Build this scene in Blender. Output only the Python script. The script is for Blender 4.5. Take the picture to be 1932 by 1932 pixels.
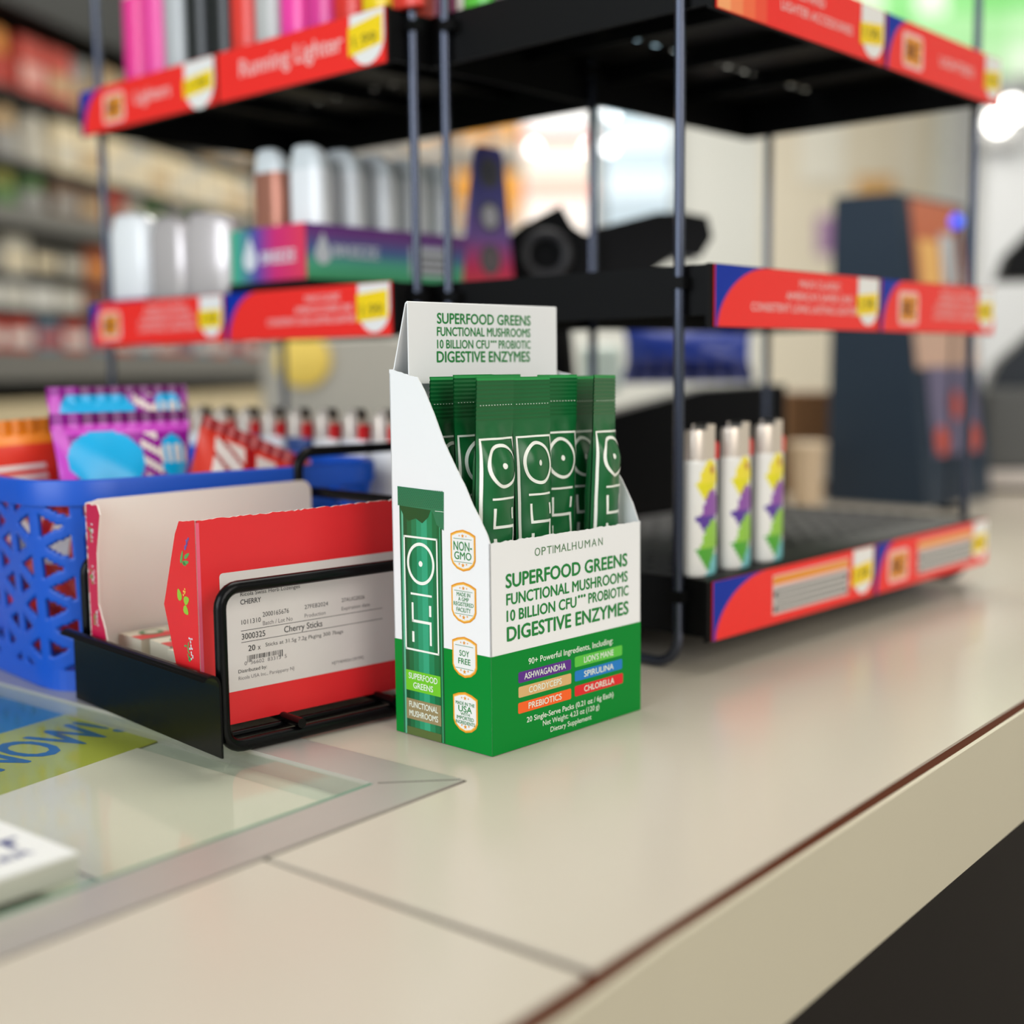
import bpy, bmesh, math, random, os
from mathutils import Vector, Matrix

for o in list(bpy.data.objects):
    bpy.data.objects.remove(o, do_unlink=True)
SC = bpy.context.scene
COL = SC.collection
R = math.radians
rnd = random.Random(11)

# ------------------------------------------------------------------ camera
cam_d = bpy.data.cameras.new('camera')
cam = bpy.data.objects.new('camera', cam_d)
COL.objects.link(cam)
cam.location = (0, 0, 0.16)
PITCH, ROLL = R(6.353), R(-0.614)
cam.rotation_mode = 'QUATERNION'
cam.rotation_quaternion = (Matrix.Rotation(math.pi / 2 - PITCH, 4, 'X') @ Matrix.Rotation(ROLL, 4, 'Z')).to_quaternion()
cam_d.sensor_fit = 'HORIZONTAL'
cam_d.sensor_width = 24.0
cam_d.lens = 24.0 * 2450.4 / 1932.0
cam_d.clip_start = 0.01
cam_d.clip_end = 60
cam_d.dof.use_dof = True
cam_d.dof.focus_distance = 0.552
cam_d.dof.aperture_fstop = 2.35
cam_d.dof.aperture_blades = 0
SC.camera = cam

# ------------------------------------------------------------------ world, lights, exposure
SC.view_settings.view_transform = 'Standard'
SC.view_settings.look = 'None'
SC.view_settings.gamma = 1.0
SC.view_settings.exposure = 0.0
SC.view_settings.use_curve_mapping = False
world = bpy.data.worlds.new('world')
SC.world = world
world.use_nodes = True
wb = world.node_tree.nodes['Background']
wb.inputs['Color'].default_value = (0.86, 0.93, 1.0, 1)
wb.inputs['Strength'].default_value = 0.55


def area(name, loc, target, sx, sy, power, color):
    d = bpy.data.lights.new(name, 'AREA')
    d.shape = 'RECTANGLE'
    d.size, d.size_y = sx, sy
    d.energy = power
    d.color = color
    o = bpy.data.objects.new(name, d)
    COL.objects.link(o)
    o.location = loc
    o.rotation_euler = (Vector(target) - Vector(loc)).to_track_quat('-Z', 'Y').to_euler()
    return o


area('window_light_left', (-1.9, -1.3, 1.0), (0, 0.8, 0.1), 2.2, 1.8, 60, (0.88, 0.94, 1.0))
area('window_light_right', (1.7, -1.3, 1.2), (0.1, 0.8, 0.1), 2.0, 1.6, 40, (1.0, 0.95, 0.88))
area('ceiling_light_front', (0.2, 1.2, 2.2), (0.2, 1.2, 0), 1.6, 1.0, 26, (1.0, 0.97, 0.92))
area('ceiling_light_rear', (0.9, 3.6, 2.2), (0.9, 3.6, 0), 3.0, 1.2, 105, (1.0, 0.96, 0.9))

# ------------------------------------------------------------------ materials
MATS = {}


def lin(c):
    c = c / 255.0
    return c / 12.92 if c <= 0.04045 else ((c + 0.055) / 1.055) ** 2.4


def mat(name, rgb=(200, 200, 200), rough=0.5, metal=0.0, spec=0.5, emit=0.0, coat=0.0, noise=0.0, nscale=40.0, alpha=1.0):
    if name in MATS:
        return MATS[name]
    m = bpy.data.materials.new(name)
    m.use_nodes = True
    nt = m.node_tree
    b = nt.nodes['Principled BSDF']
    c = (lin(rgb[0]), lin(rgb[1]), lin(rgb[2]), 1)
    b.inputs['Base Color'].default_value = c
    b.inputs['Roughness'].default_value = rough
    b.inputs['Metallic'].default_value = metal
    b.inputs['Specular IOR Level'].default_value = spec
    b.inputs['Coat Weight'].default_value = coat
    b.inputs['Coat Roughness'].default_value = 0.15
    if emit:
        b.inputs['Emission Color'].default_value = c
        b.inputs['Emission Strength'].default_value = emit
    if noise:
        tc = nt.nodes.new('ShaderNodeTexCoord')
        n = nt.nodes.new('ShaderNodeTexNoise')
        n.inputs['Scale'].default_value = nscale
        n.inputs['Detail'].default_value = 4
        mx = nt.nodes.new('ShaderNodeMix')
        mx.data_type = 'RGBA'
        mx.inputs[6].default_value = tuple(v * (1 - noise) for v in c[:3]) + (1,)
        mx.inputs[7].default_value = tuple(min(1, v * (1 + noise)) for v in c[:3]) + (1,)
        nt.links.new(tc.outputs['Object'], n.inputs['Vector'])
        nt.links.new(n.outputs['Fac'], mx.inputs[0])
        nt.links.new(mx.outputs[2], b.inputs['Base Color'])
    MATS[name] = m
    return m


def glass_mat(name, tint, rough=0.10):
    m = bpy.data.materials.new(name)
    m.use_nodes = True
    nt = m.node_tree
    nt.nodes.remove(nt.nodes['Principled BSDF'])
    out = nt.nodes['Material Output']
    tr = nt.nodes.new('ShaderNodeBsdfTransparent')
    tr.inputs['Color'].default_value = tuple(lin(x) for x in tint) + (1,)
    gl = nt.nodes.new('ShaderNodeBsdfGlossy')
    gl.inputs['Roughness'].default_value = rough
    fr = nt.nodes.new('ShaderNodeFresnel')
    fr.inputs['IOR'].default_value = 1.5
    mx = nt.nodes.new('ShaderNodeMixShader')
    geo = nt.nodes.new('ShaderNodeNewGeometry')
    inv = nt.nodes.new('ShaderNodeMath')
    inv.operation = 'SUBTRACT'
    inv.inputs[0].default_value = 1.0
    mul = nt.nodes.new('ShaderNodeMath')
    mul.operation = 'MULTIPLY'
    nt.links.new(geo.outputs['Backfacing'], inv.inputs[1])
    nt.links.new(inv.outputs[0], mul.inputs[0])
    nt.links.new(fr.outputs[0], mul.inputs[1])
    nt.links.new(mul.outputs[0], mx.inputs[0])
    nt.links.new(tr.outputs[0], mx.inputs[1])
    nt.links.new(gl.outputs[0], mx.inputs[2])
    nt.links.new(mx.outputs[0], out.inputs['Surface'])
    MATS[name] = m
    return m


def gradient_mat(name, axis, stops, lo, hi, rough=0.4):
    """printed colour gradient along an object axis (a printed carton)"""
    m = bpy.data.materials.new(name)
    m.use_nodes = True
    nt = m.node_tree
    b = nt.nodes['Principled BSDF']
    b.inputs['Roughness'].default_value = rough
    tc = nt.nodes.new('ShaderNodeTexCoord')
    sp = nt.nodes.new('ShaderNodeSeparateXYZ')
    mr = nt.nodes.new('ShaderNodeMapRange')
    mr.inputs['From Min'].default_value = lo
    mr.inputs['From Max'].default_value = hi
    cr = nt.nodes.new('ShaderNodeValToRGB')
    el = cr.color_ramp.elements
    while len(el) < len(stops):
        el.new(0.5)
    for e, (p, c) in zip(el, stops):
        e.position = p
        e.color = tuple(lin(x) for x in c) + (1,)
    nt.links.new(tc.outputs['Object'], sp.inputs[0])
    nt.links.new(sp.outputs['XYZ'.index(axis)], mr.inputs['Value'])
    nt.links.new(mr.outputs[0], cr.inputs[0])
    nt.links.new(cr.outputs[0], b.inputs['Base Color'])
    MATS[name] = m
    return m


# ------------------------------------------------------------------ text
FONT = None   # Blender's built-in font
_TXT = {}


def text_mesh(s, bold=0.0):
    key = (s, bold)
    if key in _TXT:
        return _TXT[key]
    cu = bpy.data.curves.new('t', 'FONT')
    cu.body = s
    if FONT:
        cu.font = FONT
    cu.size = 1.0
    cu.offset = bold
    cu.resolution_u = 3
    ob = bpy.data.objects.new('t', cu)
    COL.objects.link(ob)
    dg = bpy.context.evaluated_depsgraph_get()
    dg.update()
    ev = ob.evaluated_get(dg)
    me = ev.to_mesh()
    vs = [(v.co.x, v.co.y) for v in me.vertices]
    fs = [tuple(p.vertices) for p in me.polygons]
    ev.to_mesh_clear()
    bpy.data.objects.remove(ob, do_unlink=True)
    bpy.data.curves.remove(cu)
    if vs:
        x0 = min(v[0] for v in vs)
        x1 = max(v[0] for v in vs)
    else:
        x0, x1 = 0, 1
    _TXT[key] = (vs, fs, x0, x1)
    return _TXT[key]


CAPH = max(p[1] for p in text_mesh('H')[0])


# ------------------------------------------------------------------ mesh builder
class MB:
    def __init__(self):
        self.v, self.f, self.m, self.mats = [], [], [], []
        self.sm = []

    def mi(self, m):
        if m not in self.mats:
            self.mats.append(m)
        return self.mats.index(m)

    def add(self, vs, fs, m, smooth=False):
        b = len(self.v)
        self.v.extend(tuple(p) for p in vs)
        k = self.mi(m) if not isinstance(m, list) else None
        for i, f in enumerate(fs):
            self.f.append(tuple(b + q for q in f))
            self.m.append(k if k is not None else self.mi(m[i]))
            self.sm.append(smooth)

    def box(self, lo, hi, m):
        x0, y0, z0 = lo
        x1, y1, z1 = hi
        vs = [(x0, y0, z0), (x1, y0, z0), (x1, y1, z0), (x0, y1, z0), (x0, y0, z1), (x1, y0, z1), (x1, y1, z1), (x0, y1, z1)]
        self.add(vs, [(0, 3, 2, 1), (4, 5, 6, 7), (0, 1, 5, 4), (1, 2, 6, 5), (2, 3, 7, 6), (3, 0, 4, 7)], m)

    def prism(self, pts, O, u, v, n, t, m, mside=None):
        """outline pts (2D) in plane O,u,v extruded along n by t; the face at O looks along -n"""
        O, u, v, n = Vector(O), Vector(u), Vector(v), Vector(n)
        N = len(pts)
        a = [O + u * p[0] + v * p[1] for p in pts]
        b = [p + n * t for p in a]
        self.add(a + b, [tuple(range(N - 1, -1, -1)), tuple(range(N, 2 * N))], m)
        fs = [(i, (i + 1) % N, N + (i + 1) % N, N + i) for i in range(N)]
        self.add(a + b, fs, mside or m)

    def poly(self, pts, O, u, v, m, off=0.0):
        O, u, v = Vector(O), Vector(u), Vector(v)
        n = u.cross(v).normalized()
        self.add([O + u * p[0] + v * p[1] + n * off for p in pts], [tuple(range(len(pts)))], m)

    def rect(self, x0, y0, x1, y1, O, u, v, m, off=0.0):
        self.poly([(x0, y0), (x1, y0), (x1, y1), (x0, y1)], O, u, v, m, off)

    def text(self, s, x, y, O, u, v, m, cap=None, width=None, align='L', bold=0.0, off=0.0):
        """baseline at (x,y); cap = capital height; width fits the line to a width"""
        vs, fs, x0, x1 = text_mesh(s)
        if not vs:
            return
        sy = (cap or 0.003) / CAPH
        sx = (width / (x1 - x0)) if width else sy
        w = (x1 - x0) * sx
        sh = {'L': 0, 'C': -w / 2, 'R': -w}[align]
        O, u, v = Vector(O), Vector(u), Vector(v)
        n = u.cross(v).normalized()
        k = max(0.0, bold) * 1.25
        for i, (dx, dy) in enumerate(((0, 0), (-k, 0), (k, 0), (0, k * .8), (0, -k * .8)) if k else ((0, 0),)):
            self.add([O + u * (x + sh + (p[0] - x0 + dx) * sx) + v * (y + (p[1] + dy) * sy) + n * (off + i * 2e-6) for p in vs], fs, m)

    def tube(self, path, r, m, closed=False, seg=10):
        P = [Vector(p) for p in path]
        N = len(P)
        rings = []
        up = None
        for i in range(N):
            if closed:
                t = (P[(i + 1) % N] - P[i - 1]).normalized()
            else:
                t = (P[min(i + 1, N - 1)] - P[max(i - 1, 0)]).normalized()
            if up is None:
                up = Vector((0, 0, 1)) if abs(t.z) < 0.9 else Vector((1, 0, 0))
            side = t.cross(up)
            if side.length < 1e-6:
                side = t.orthogonal()
            side.normalize()
            up = side.cross(t).normalized()
            rings.append([P[i] + (side * math.cos(a) + up * math.sin(a)) * r for a in [2 * math.pi * k / seg for k in range(seg)]])
        vs = [p for rg in rings for p in rg]
        fs = []
        for i in range(N if closed else N - 1):
            j = (i + 1) % N
            for k in range(seg):
                fs.append((i * seg + k, i * seg + (k + 1) % seg, j * seg + (k + 1) % seg, j * seg + k))
        if not closed:
            fs.append(tuple(range(seg - 1, -1, -1)))
            fs.append(tuple((N - 1) * seg + k for k in range(seg)))
        self.add(vs, fs, m, True)

    def loft(self, rings, m, cap0=True, cap1=True, smooth=True, mf=None):
        n = len(rings[0])
        vs = [p for rg in rings for p in rg]
        fs, ms = [], []
        for i in range(len(rings) - 1):
            for k in range(n):
                fs.append((i * n + k, i * n + (k + 1) % n, (i + 1) * n + (k + 1) % n, (i + 1) * n + k))
                ms.append(mf(i, k) if mf else m)
        if cap0:
            fs.append(tuple(range(n - 1, -1, -1)))
            ms.append(m)
        if cap1:
            fs.append(tuple((len(rings) - 1) * n + k for k in range(n)))
            ms.append(m)
        self.add(vs, fs, ms, smooth)

    def lathe(self, prof, m, c=(0, 0, 0), seg=24, mf=None):
        rings = [[(c[0] + r * math.cos(2 * math.pi * k / seg), c[1] + r * math.sin(2 * math.pi * k / seg), c[2] + z) for k in range(seg)] for r, z in prof]
        self.loft(rings, m, mf=mf)

    def grid(self, fn, nu, nv, m, mf=None, smooth=True):
        vs = [fn(i / nu, j / nv) for j in range(nv + 1) for i in range(nu + 1)]
        fs, ms = [], []
        for j in range(nv):
            for i in range(nu):
                a = j * (nu + 1) + i
                mm = mf((i + .5) / nu, (j + .5) / nv) if mf else m
                if mm is None:
                    continue
                fs.append((a, a + 1, a + nu + 2, a + nu + 1))
                ms.append(mm)
        self.add(vs, fs, ms, smooth)

    def build(self, name, parent=None, bevel=0.0, weld=False, solid=0.0):
        me = bpy.data.meshes.new(name)
        me.from_pydata(self.v, [], self.f)
        for m in self.mats:
            me.materials.append(m)
        me.polygons.foreach_set('material_index', self.m)
        me.polygons.foreach_set('use_smooth', self.sm)
        me.update()
        if any(self.sm):
            me.set_sharp_from_angle(angle=R(40))
        o = bpy.data.objects.new(name, me)
        COL.objects.link(o)
        if parent:
            o.parent = parent
        if weld:
            w = o.modifiers.new('weld', 'WELD')
            w.merge_threshold = 1e-5
        if solid:
            s = o.modifiers.new('solid', 'SOLIDIFY')
            s.thickness = solid
            s.offset = 0
        if bevel:
            b = o.modifiers.new('bevel', 'BEVEL')
            b.width = bevel
            b.segments = 2
            b.limit_method = 'ANGLE'
        return o


def tag(o, label, cat, group=None, kind=None):
    o['label'] = label
    o['category'] = cat
    if group:
        o['group'] = group
    if kind:
        o['kind'] = kind
    return o


def thing(name, label, cat, loc=(0, 0, 0), rz=0.0, group=None):
    o = bpy.data.objects.new(name, None)
    o.empty_display_size = 0.02
    COL.objects.link(o)
    o.location = loc
    o.rotation_euler = (0, 0, rz)
    return tag(o, label, cat, group)


def place(o, loc, rz=0.0):
    o.location = loc
    o.rotation_euler = (0, 0, rz)
    return o


def struct(o):
    o['kind'] = 'structure'
    return o


def dup(src, loc, rz, label, group=None):
    r = src.copy()
    COL.objects.link(r)
    r.location = loc
    r.rotation_euler = (0, 0, rz)
    r['label'] = label
    if group:
        r['group'] = group
    for ch in list(src.children):
        c = ch.copy()
        COL.objects.link(c)
        c.parent = r
        for g in list(ch.children):
            d = g.copy()
            COL.objects.link(d)
            d.parent = c
    return r


def arc(cx, cy, r, a0, a1, n=6):
    return [(cx + r * math.cos(R(a0 + (a1 - a0) * i / n)), cy + r * math.sin(R(a0 + (a1 - a0) * i / n))) for i in range(n + 1)]


def rrect(x0, y0, x1, y1, r, n=5):
    return arc(x1 - r, y0 + r, r, -90, 0, n) + arc(x1 - r, y1 - r, r, 0, 90, n) + arc(x0 + r, y1 - r, r, 90, 180, n) + arc(x0 + r, y0 + r, r, 180, 270, n)


def sring(a, b, z, n=28, e=2.6, cx=0, cy=0):
    out = []
    for k in range(n):
        t = 2 * math.pi * k / n
        c, s = math.cos(t), math.sin(t)
        out.append((cx + a * math.copysign(abs(c) ** (2 / e), c), cy + b * math.copysign(abs(s) ** (2 / e), s), z))
    return out


def ground(O, yaw, x, y, z=0.0):
    c, s = math.cos(yaw), math.sin(yaw)
    return (O[0] + x * c - y * s, O[1] + x * s + y * c, z)


# plan frames (origin, yaw): counter front edge, green carton, wire organizer, right rack, left rack, wall shelving
CF = ((0.0198, 0.33), R(51.0))
BF = ((-0.0092, 0.5218), R(46.456))
OF = ((-0.118, 0.5277), R(42.5))
RF = ((0.101, 0.6653), R(47.66))
RW = 0.3515
LW = 0.3356
_e2 = (-math.sin(R(47.66)), math.cos(R(47.66)))
LF = ((-0.0685 + LW * _e2[0], 0.7739 + LW * _e2[1]), R(47.66 - 90))
SF = ((-0.94, 2.40), R(75.8))

X, Y, Z = Vector((1, 0, 0)), Vector((0, 1, 0)), Vector((0, 0, 1))

M_black = mat('black_metal', (4, 4, 5), 0.26, spec=0.18)
M_blackp = mat('black_plastic', (9, 9, 10), 0.5, spec=0.16)
M_rod = mat('dark_wire', (76, 81, 95), 0.2, metal=0.8)
M_white = mat('white_card', (236, 236, 232), 0.55)
M_red = mat('label_red', (246, 44, 38), 0.38, spec=0.35)
M_blue = mat('label_blue', (0, 46, 160), 0.4, spec=0.2)
M_pink = mat('label_pink', (200, 30, 110), 0.35)
M_yel = mat('label_yellow', (250, 214, 10), 0.4)
M_wtag = mat('label_white', (238, 236, 232), 0.4)
M_orange = mat('logo_orange', (236, 150, 40), 0.4)
M_ink = mat('black_ink', (30, 30, 32), 0.6)
M_lpink = mat('label_pale_pink', (244, 190, 186), 0.4)
M_grn = mat('print_green', (0, 134, 48), 0.4, spec=0.15)
M_txtg = mat('print_green_text', (8, 128, 52), 0.45)
M_chrome = mat('chrome', (205, 200, 195), 0.18, metal=1.0)

# ================================================================== room shell
b = MB()
b.box((-3.2, -3.2, -0.97), (4.2, 5.6, -0.95), mat('floor_tiles', (150, 142, 130), 0.4, noise=0.08, nscale=3))
struct(b.build('floor'))
b = MB()
b.box((-3.2, -3.2, 2.3), (4.2, 5.6, 2.35), mat('ceiling_white', (205, 205, 198), 0.8))
struct(b.build('ceiling'))
b = MB()
b.box((-3.2, 5.6, -0.97), (4.2, 5.7, 2.35), mat('wall_cream', (234, 235, 228), 0.7, noise=0.02, nscale=2))
struct(b.build('wall_back'))
b = MB()
b.box((-3.3, -3.2, -0.97), (-3.2, 5.7, 2.35), mat('wall_grey', (150, 158, 146), 0.7))
struct(b.build('wall_left'))
b = MB()
b.box((4.2, -3.2, -0.97), (4.3, 5.7, 2.35), MATS['wall_cream'])
struct(b.build('wall_right'))
b = MB()
b.box((1.58, 4.4, -0.95), (2.1, 4.75, 2.3), mat('column_grey', (208, 210, 212), 0.6))
struct(b.build('trim_1', bevel=0.01))

# ================================================================== counter
M_lam = mat('beige_laminate', (204, 194, 178), 0.24, spec=0.4, noise=0.02, nscale=9)
M_fasc = mat('beige_laminate_edge', (206, 197, 173), 0.4, noise=0.02, nscale=9)
M_brown = mat('brown_board_edge', (84, 42, 22), 0.8, spec=0.1)
counter = thing('counter', 'long beige laminate shop counter that everything stands on, brown line along its front edge', 'counter', (CF[0][0], CF[0][1], 0), CF[1])
GX, GY0, GY1 = 0.1003, 0.132, 0.78
T = 0.03
b = MB()
b.prism([(-1.2, 0.0), (-0.0028, 0.0), (-0.0012, GY0), (-1.2, GY0)], (0, 0, -T), X, Y, Z, T, M_lam)
b.build('front_panel', counter, bevel=0.0006)
b = MB()
b.prism([(0.0014, 0.0), (2.6, 0.0), (2.6, 0.82), (-1.2, 0.82), (-1.2, GY1), (GX, GY1), (GX, GY0), (0.0010, GY0)], (0, 0, -T), X, Y, Z, T, M_lam)
b.build('top_panel', counter, bevel=0.0006)
b = MB()
b.prism([(-1.2, -0.0062), (-0.02, -0.0062), (0.03, -0.0042), (2.6, -0.0014), (2.6, 0.004), (-1.2, 0.004)], (0, 0, -0.055), X, Y, Z, 0.055 - 0.0012, M_brown)
b.box((-0.0035, 0.0, -T), (0.0035, GY0, -0.0012), mat('seam_grey_brown', (70, 52, 42), 0.8, spec=0.1))
b.build('edge_seam', counter)
b = MB()
b.prism([(-1.2, -0.0082), (-0.02, -0.0082), (0.03, -0.0062), (2.6, -0.0034), (2.6, -0.0014), (0.03, -0.0042), (-0.02, -0.0062), (-1.2, -0.0062)], (0, 0, -0.055), X, Y, Z, 0.0536, M_fasc)
b.build('fascia', counter, bevel=0.0004)
b = MB()
b.box((-1.2, 0.05, -0.95), (2.6, 0.80, -0.04), mat('dark_cabinet', (30, 25, 23), 0.6, spec=0.2, noise=0.15, nscale=12))
b.build('base_cabinet', counter)

# glass inset
inset = thing('glass_inset', 'framed glass display panel set into the counter under the wire organizer', 'glass panel', (CF[0][0], CF[0][1], 0), CF[1])
M_alu = mat('brushed_aluminium', (196, 190, 182), 0.38, metal=0.45, noise=0.05, nscale=30)
b = MB()
fw = 0.0245
b.prism([(-1.2, GY0), (GX, GY0), (GX - fw, GY0 + fw), (-1.2, GY0 + fw)], (0, 0, -0.0078), X, Y, Z, 0.0086, M_alu)
b.prism([(GX, GY0 + 0.0002), (GX, GY1), (GX - fw, GY1), (GX - fw, GY0 + fw + 0.0002)], (0, 0, -0.0078), X, Y, Z, 0.0086, M_alu)
b.build('metal_frame', inset, bevel=0.0009)
b = MB()
M_gap = mat('gap_dark', (70, 62, 54), 0.8)  # dark joint line round the frame, its shadow put into the colour
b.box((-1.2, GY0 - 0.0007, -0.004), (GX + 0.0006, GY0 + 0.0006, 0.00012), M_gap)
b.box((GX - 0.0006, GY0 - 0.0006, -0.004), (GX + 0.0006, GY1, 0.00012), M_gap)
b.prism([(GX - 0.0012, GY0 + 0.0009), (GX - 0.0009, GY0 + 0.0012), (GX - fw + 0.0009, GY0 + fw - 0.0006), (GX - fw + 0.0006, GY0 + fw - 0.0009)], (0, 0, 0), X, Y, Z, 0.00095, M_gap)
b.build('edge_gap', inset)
b = MB()
b.box((-1.2, GY0 + fw, -0.0045), (GX - fw - 0.0012, GY1, -0.0002), glass_mat('counter_glass', (250, 253, 250)))
b.build('glass_pane', inset)
b = MB()
b.box((-1.2, GY0 + fw - 0.0003, -0.0042), (GX - fw - 0.0014, GY0 + fw + 0.0016, 0.0009), mat('glass_edge_green', (104, 146, 122), 0.25))
b.build('glass_edge', inset)
b = MB()
b.box((-1.2, GY0 + 0.001, -0.03), (GX - 0.001, GY1 - 0.001, -0.0078), mat('tray_grey_green', (204, 204, 190), 0.6, noise=0.07, nscale=22))
b.build('backing_board', inset)
# papers below the glass
PZ = -0.0074
b = MB()
b.box((0.0, 0, 0), (0.098, 0.125, 0.0004), mat('pale_paper', (226, 216, 202), 0.7, noise=0.03, nscale=15))
place(b.build('paper_sheet'), ground(CF[0], CF[1], -0.034, 0.172, PZ), CF[1])
tag(bpy.data.objects['paper_sheet'], 'plain pale paper sheet under the glass near its corner', 'paper')
b = MB()
M_py = mat('poster_yellow_green', (176, 178, 62), 0.6, noise=0.12, nscale=40)
M_pb = mat('poster_blue', (52, 128, 178), 0.6, noise=0.08, nscale=40)
M_pbd = mat('poster_text_blue', (44, 104, 152), 0.6)
b.box((-0.34, 0.0, 0), (0.024, 0.074, 0.0005), M_py)
b.box((-0.34, 0.074, 0), (0.024, 0.26, 0.0005), M_pb)
b.text('NOW!', 0.0045, 0.026, (0, 0, 0.0006), X, Y, M_pbd, cap=0.032, width=0.070, align='R', bold=0.02)
b.text('PLAY', -0.085, 0.026, (0, 0, 0.0006), X, Y, M_pbd, cap=0.034, width=0.10, align='R', bold=0.02)
o = b.build('poster')
place(o, ground(CF[0], CF[1], 0.0766, 0.2958, PZ), CF[1] + R(9))
tag(o, 'yellow and blue poster with blue lettering under the glass', 'poster')
# acrylic block with white card, bottom left
blk = thing('acrylic_block', 'clear block topped by a white card with blue print, at the left on the glass', 'display block', ground(CF[0], CF[1], -0.0474, 0.1658, 0.0002), CF[1])
b = MB()
b.box((-0.09, 0.0, 0), (0, 0.062, 0.0075), mat('acrylic_frosted', (188, 188, 174), 0.3))
b.build('clear_base', blk, bevel=0.0008)
b = MB()
b.box((-0.09, 0.0, 0.0076), (0, 0.062, 0.0086), M_white)
nav = mat('navy_ink', (38, 52, 120), 0.5)
b.text('LOT', -0.0055, 0.0195, (0, 0, 0.0087), X, Y, nav, cap=0.0085, width=0.03, align='R', bold=0.03)
b.text('DEALER', -0.0085, 0.0105, (0, 0, 0.0087), X, Y, nav, cap=0.0042, width=0.034, align='R', bold=0.02)
b.build('white_card', blk)

# ================================================================== green display carton
BW, BD, BH, BFH, BTH = 0.0992, 0.0594, 0.0421, 0.0890, 0.1597
CT = 0.0006
carton = thing('display_carton', 'white and green display carton of upright green sachets at the centre of the counter', 'box', (BF[0][0], BF[0][1], 0), BF[1])
M_card = mat('carton_white', (240, 240, 240), 0.42, spec=0.4)
M_cardi = mat('carton_inside', (226, 226, 226), 0.7)


def jag(pts, amp, step=0.0016):
    out = []
    for i in range(len(pts) - 1):
        (xa, ya), (xb, yb) = pts[i], pts[i + 1]
        n = max(1, int(math.hypot(xb - xa, yb - ya) / step))
        for k in range(n):
            t = k / n
            j = 0 if k == 0 else rnd.uniform(-amp, amp)
            out.append((xa + (xb - xa) * t + j * 0.3, ya + (yb - ya) * t + j))
    out.append(pts[-1])
    return out


F_O, F_u, F_v = Vector((0, 0, 0)), X, Z          # front face, looking along -Y
L_O, L_u, L_v = Vector((0, 0, 0)), -Y, Z         # left face, looking along -X ; u = -depth
b = MB()
top = jag([(BW, BFH), (0, BFH)], 0.00028)
b.prism([(0, 0.0003), (BW, 0.0003)] + top, F_O, F_u, F_v, Y, CT, M_card, M_cardi)
e = 0.00006
b.rect(0, 0.0003, BW, BH, F_O, F_u, F_v, M_grn, e)
t2 = 2 * e
b.text('SUPERFOOD GREENS', 0.0092, 0.0696, F_O, F_u, F_v, M_txtg, cap=0.0056, width=0.0799, bold=0.023, off=t2)
b.text('FUNCTIONAL MUSHROOMS', 0.0094, 0.0624, F_O, F_u, F_v, M_txtg, cap=0.0046, width=0.0800, bold=0.020, off=t2)
b.text('10 BILLION CFU', 0.0095, 0.0555, F_O, F_u, F_v, M_txtg, cap=0.0045, width=0.0440, bold=0.020, off=t2)
for k in range(3):
    b.poly(arc(0.0553 + k * 0.0019, 0.0598, 0.00075, 0, 330, 8), F_O, F_u, F_v, M_txtg, t2)
b.text('PROBIOTIC', 0.0900, 0.0559, F_O, F_u, F_v, M_txtg, cap=0.0044, width=0.0282, align='R', bold=0.020, off=t2)
b.text('DIGESTIVE ENZYMES', 0.0096, 0.0472, F_O, F_u, F_v, M_txtg, cap=0.0058, width=0.0803, bold=0.023, off=t2)
M_logo = mat('logo_green_grey', (92, 132, 92), 0.5)
lx = [0.0285, 0.0330, 0.0366, 0.0388, 0.0424, 0.0462, 0.0496, 0.0537, 0.0580, 0.0628, 0.0677]
for ch, xx in zip('OPTIMALHUMAN', lx):
    pass
for ch, xx, w in zip('OPTIMALHUMAN', [0.0269, 0.0312, 0.0346, 0.0383, 0.0395, 0.0437, 0.0478, 0.0508, 0.0551, 0.0594, 0.0641, 0.0687],
                     [0.0034, 0.0026, 0.0030, 0.0004, 0.0036, 0.0034, 0.0022, 0.0030, 0.0030, 0.0036, 0.0034, 0.0030]):
    b.text(ch, xx, 0.0809, F_O, F_u, F_v, M_logo, cap=0.0034, width=w, off=t2, bold=-0.006)
M_cream = mat('print_cream', (232, 240, 226), 0.5)
b.text('90+ Powerful Ingredients, Including:', 0.0224, 0.0352, F_O, F_u, F_v, M_cream, cap=0.0026, width=0.0562, off=t2, bold=0.008)
pills = [('ASHWAGANDHA', 0.0160, 0.0282, 0.0338, (88, 30, 138)), ("LION'S MANE", 0.0522, 0.0286, 0.0332, (88, 196, 62)),
         ('CORDYCEPS', 0.0160, 0.0219, 0.0338, (222, 178, 116)), ('SPIRULINA', 0.0522, 0.0222, 0.0332, (0, 122, 200)),
         ('PREBIOTICS', 0.0157, 0.0151, 0.0340, (250, 98, 22)), ('CHLORELLA', 0.0521, 0.0155, 0.0338, (226, 20, 30))]
for s, x0, z0, w, c in pills:
    b.poly(rrect(x0, z0, x0 + w, z0 + 0.0047, 0.0008), F_O, F_u, F_v, mat('pill_' + s[:3].lower(), c, 0.4), t2)
    b.text(s, x0 + w / 2, z0 + 0.0011, F_O, F_u, F_v, M_cream, cap=0.0026, width=w * (0.78 if 'ASH' in s else 0.62), align='C', bold=0.012, off=3 * e)
b.text('20 Single-Serve Packs (0.21 oz / 6g Each)', 0.0500, 0.0104, F_O, F_u, F_v, M_cream, cap=0.0023, width=0.0580, align='C', bold=0.01, off=t2)
b.text('Net Weight: 4.23 oz (120 g)', 0.0500, 0.0068, F_O, F_u, F_v, M_cream, cap=0.0023, width=0.0378, align='C', bold=0.005, off=t2)
b.text('Dietary Supplement', 0.0497, 0.0031, F_O, F_u, F_v, M_cream, cap=0.0022, width=0.0274, align='C', bold=0.005, off=t2)
b.build('front_panel', carton)

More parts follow.
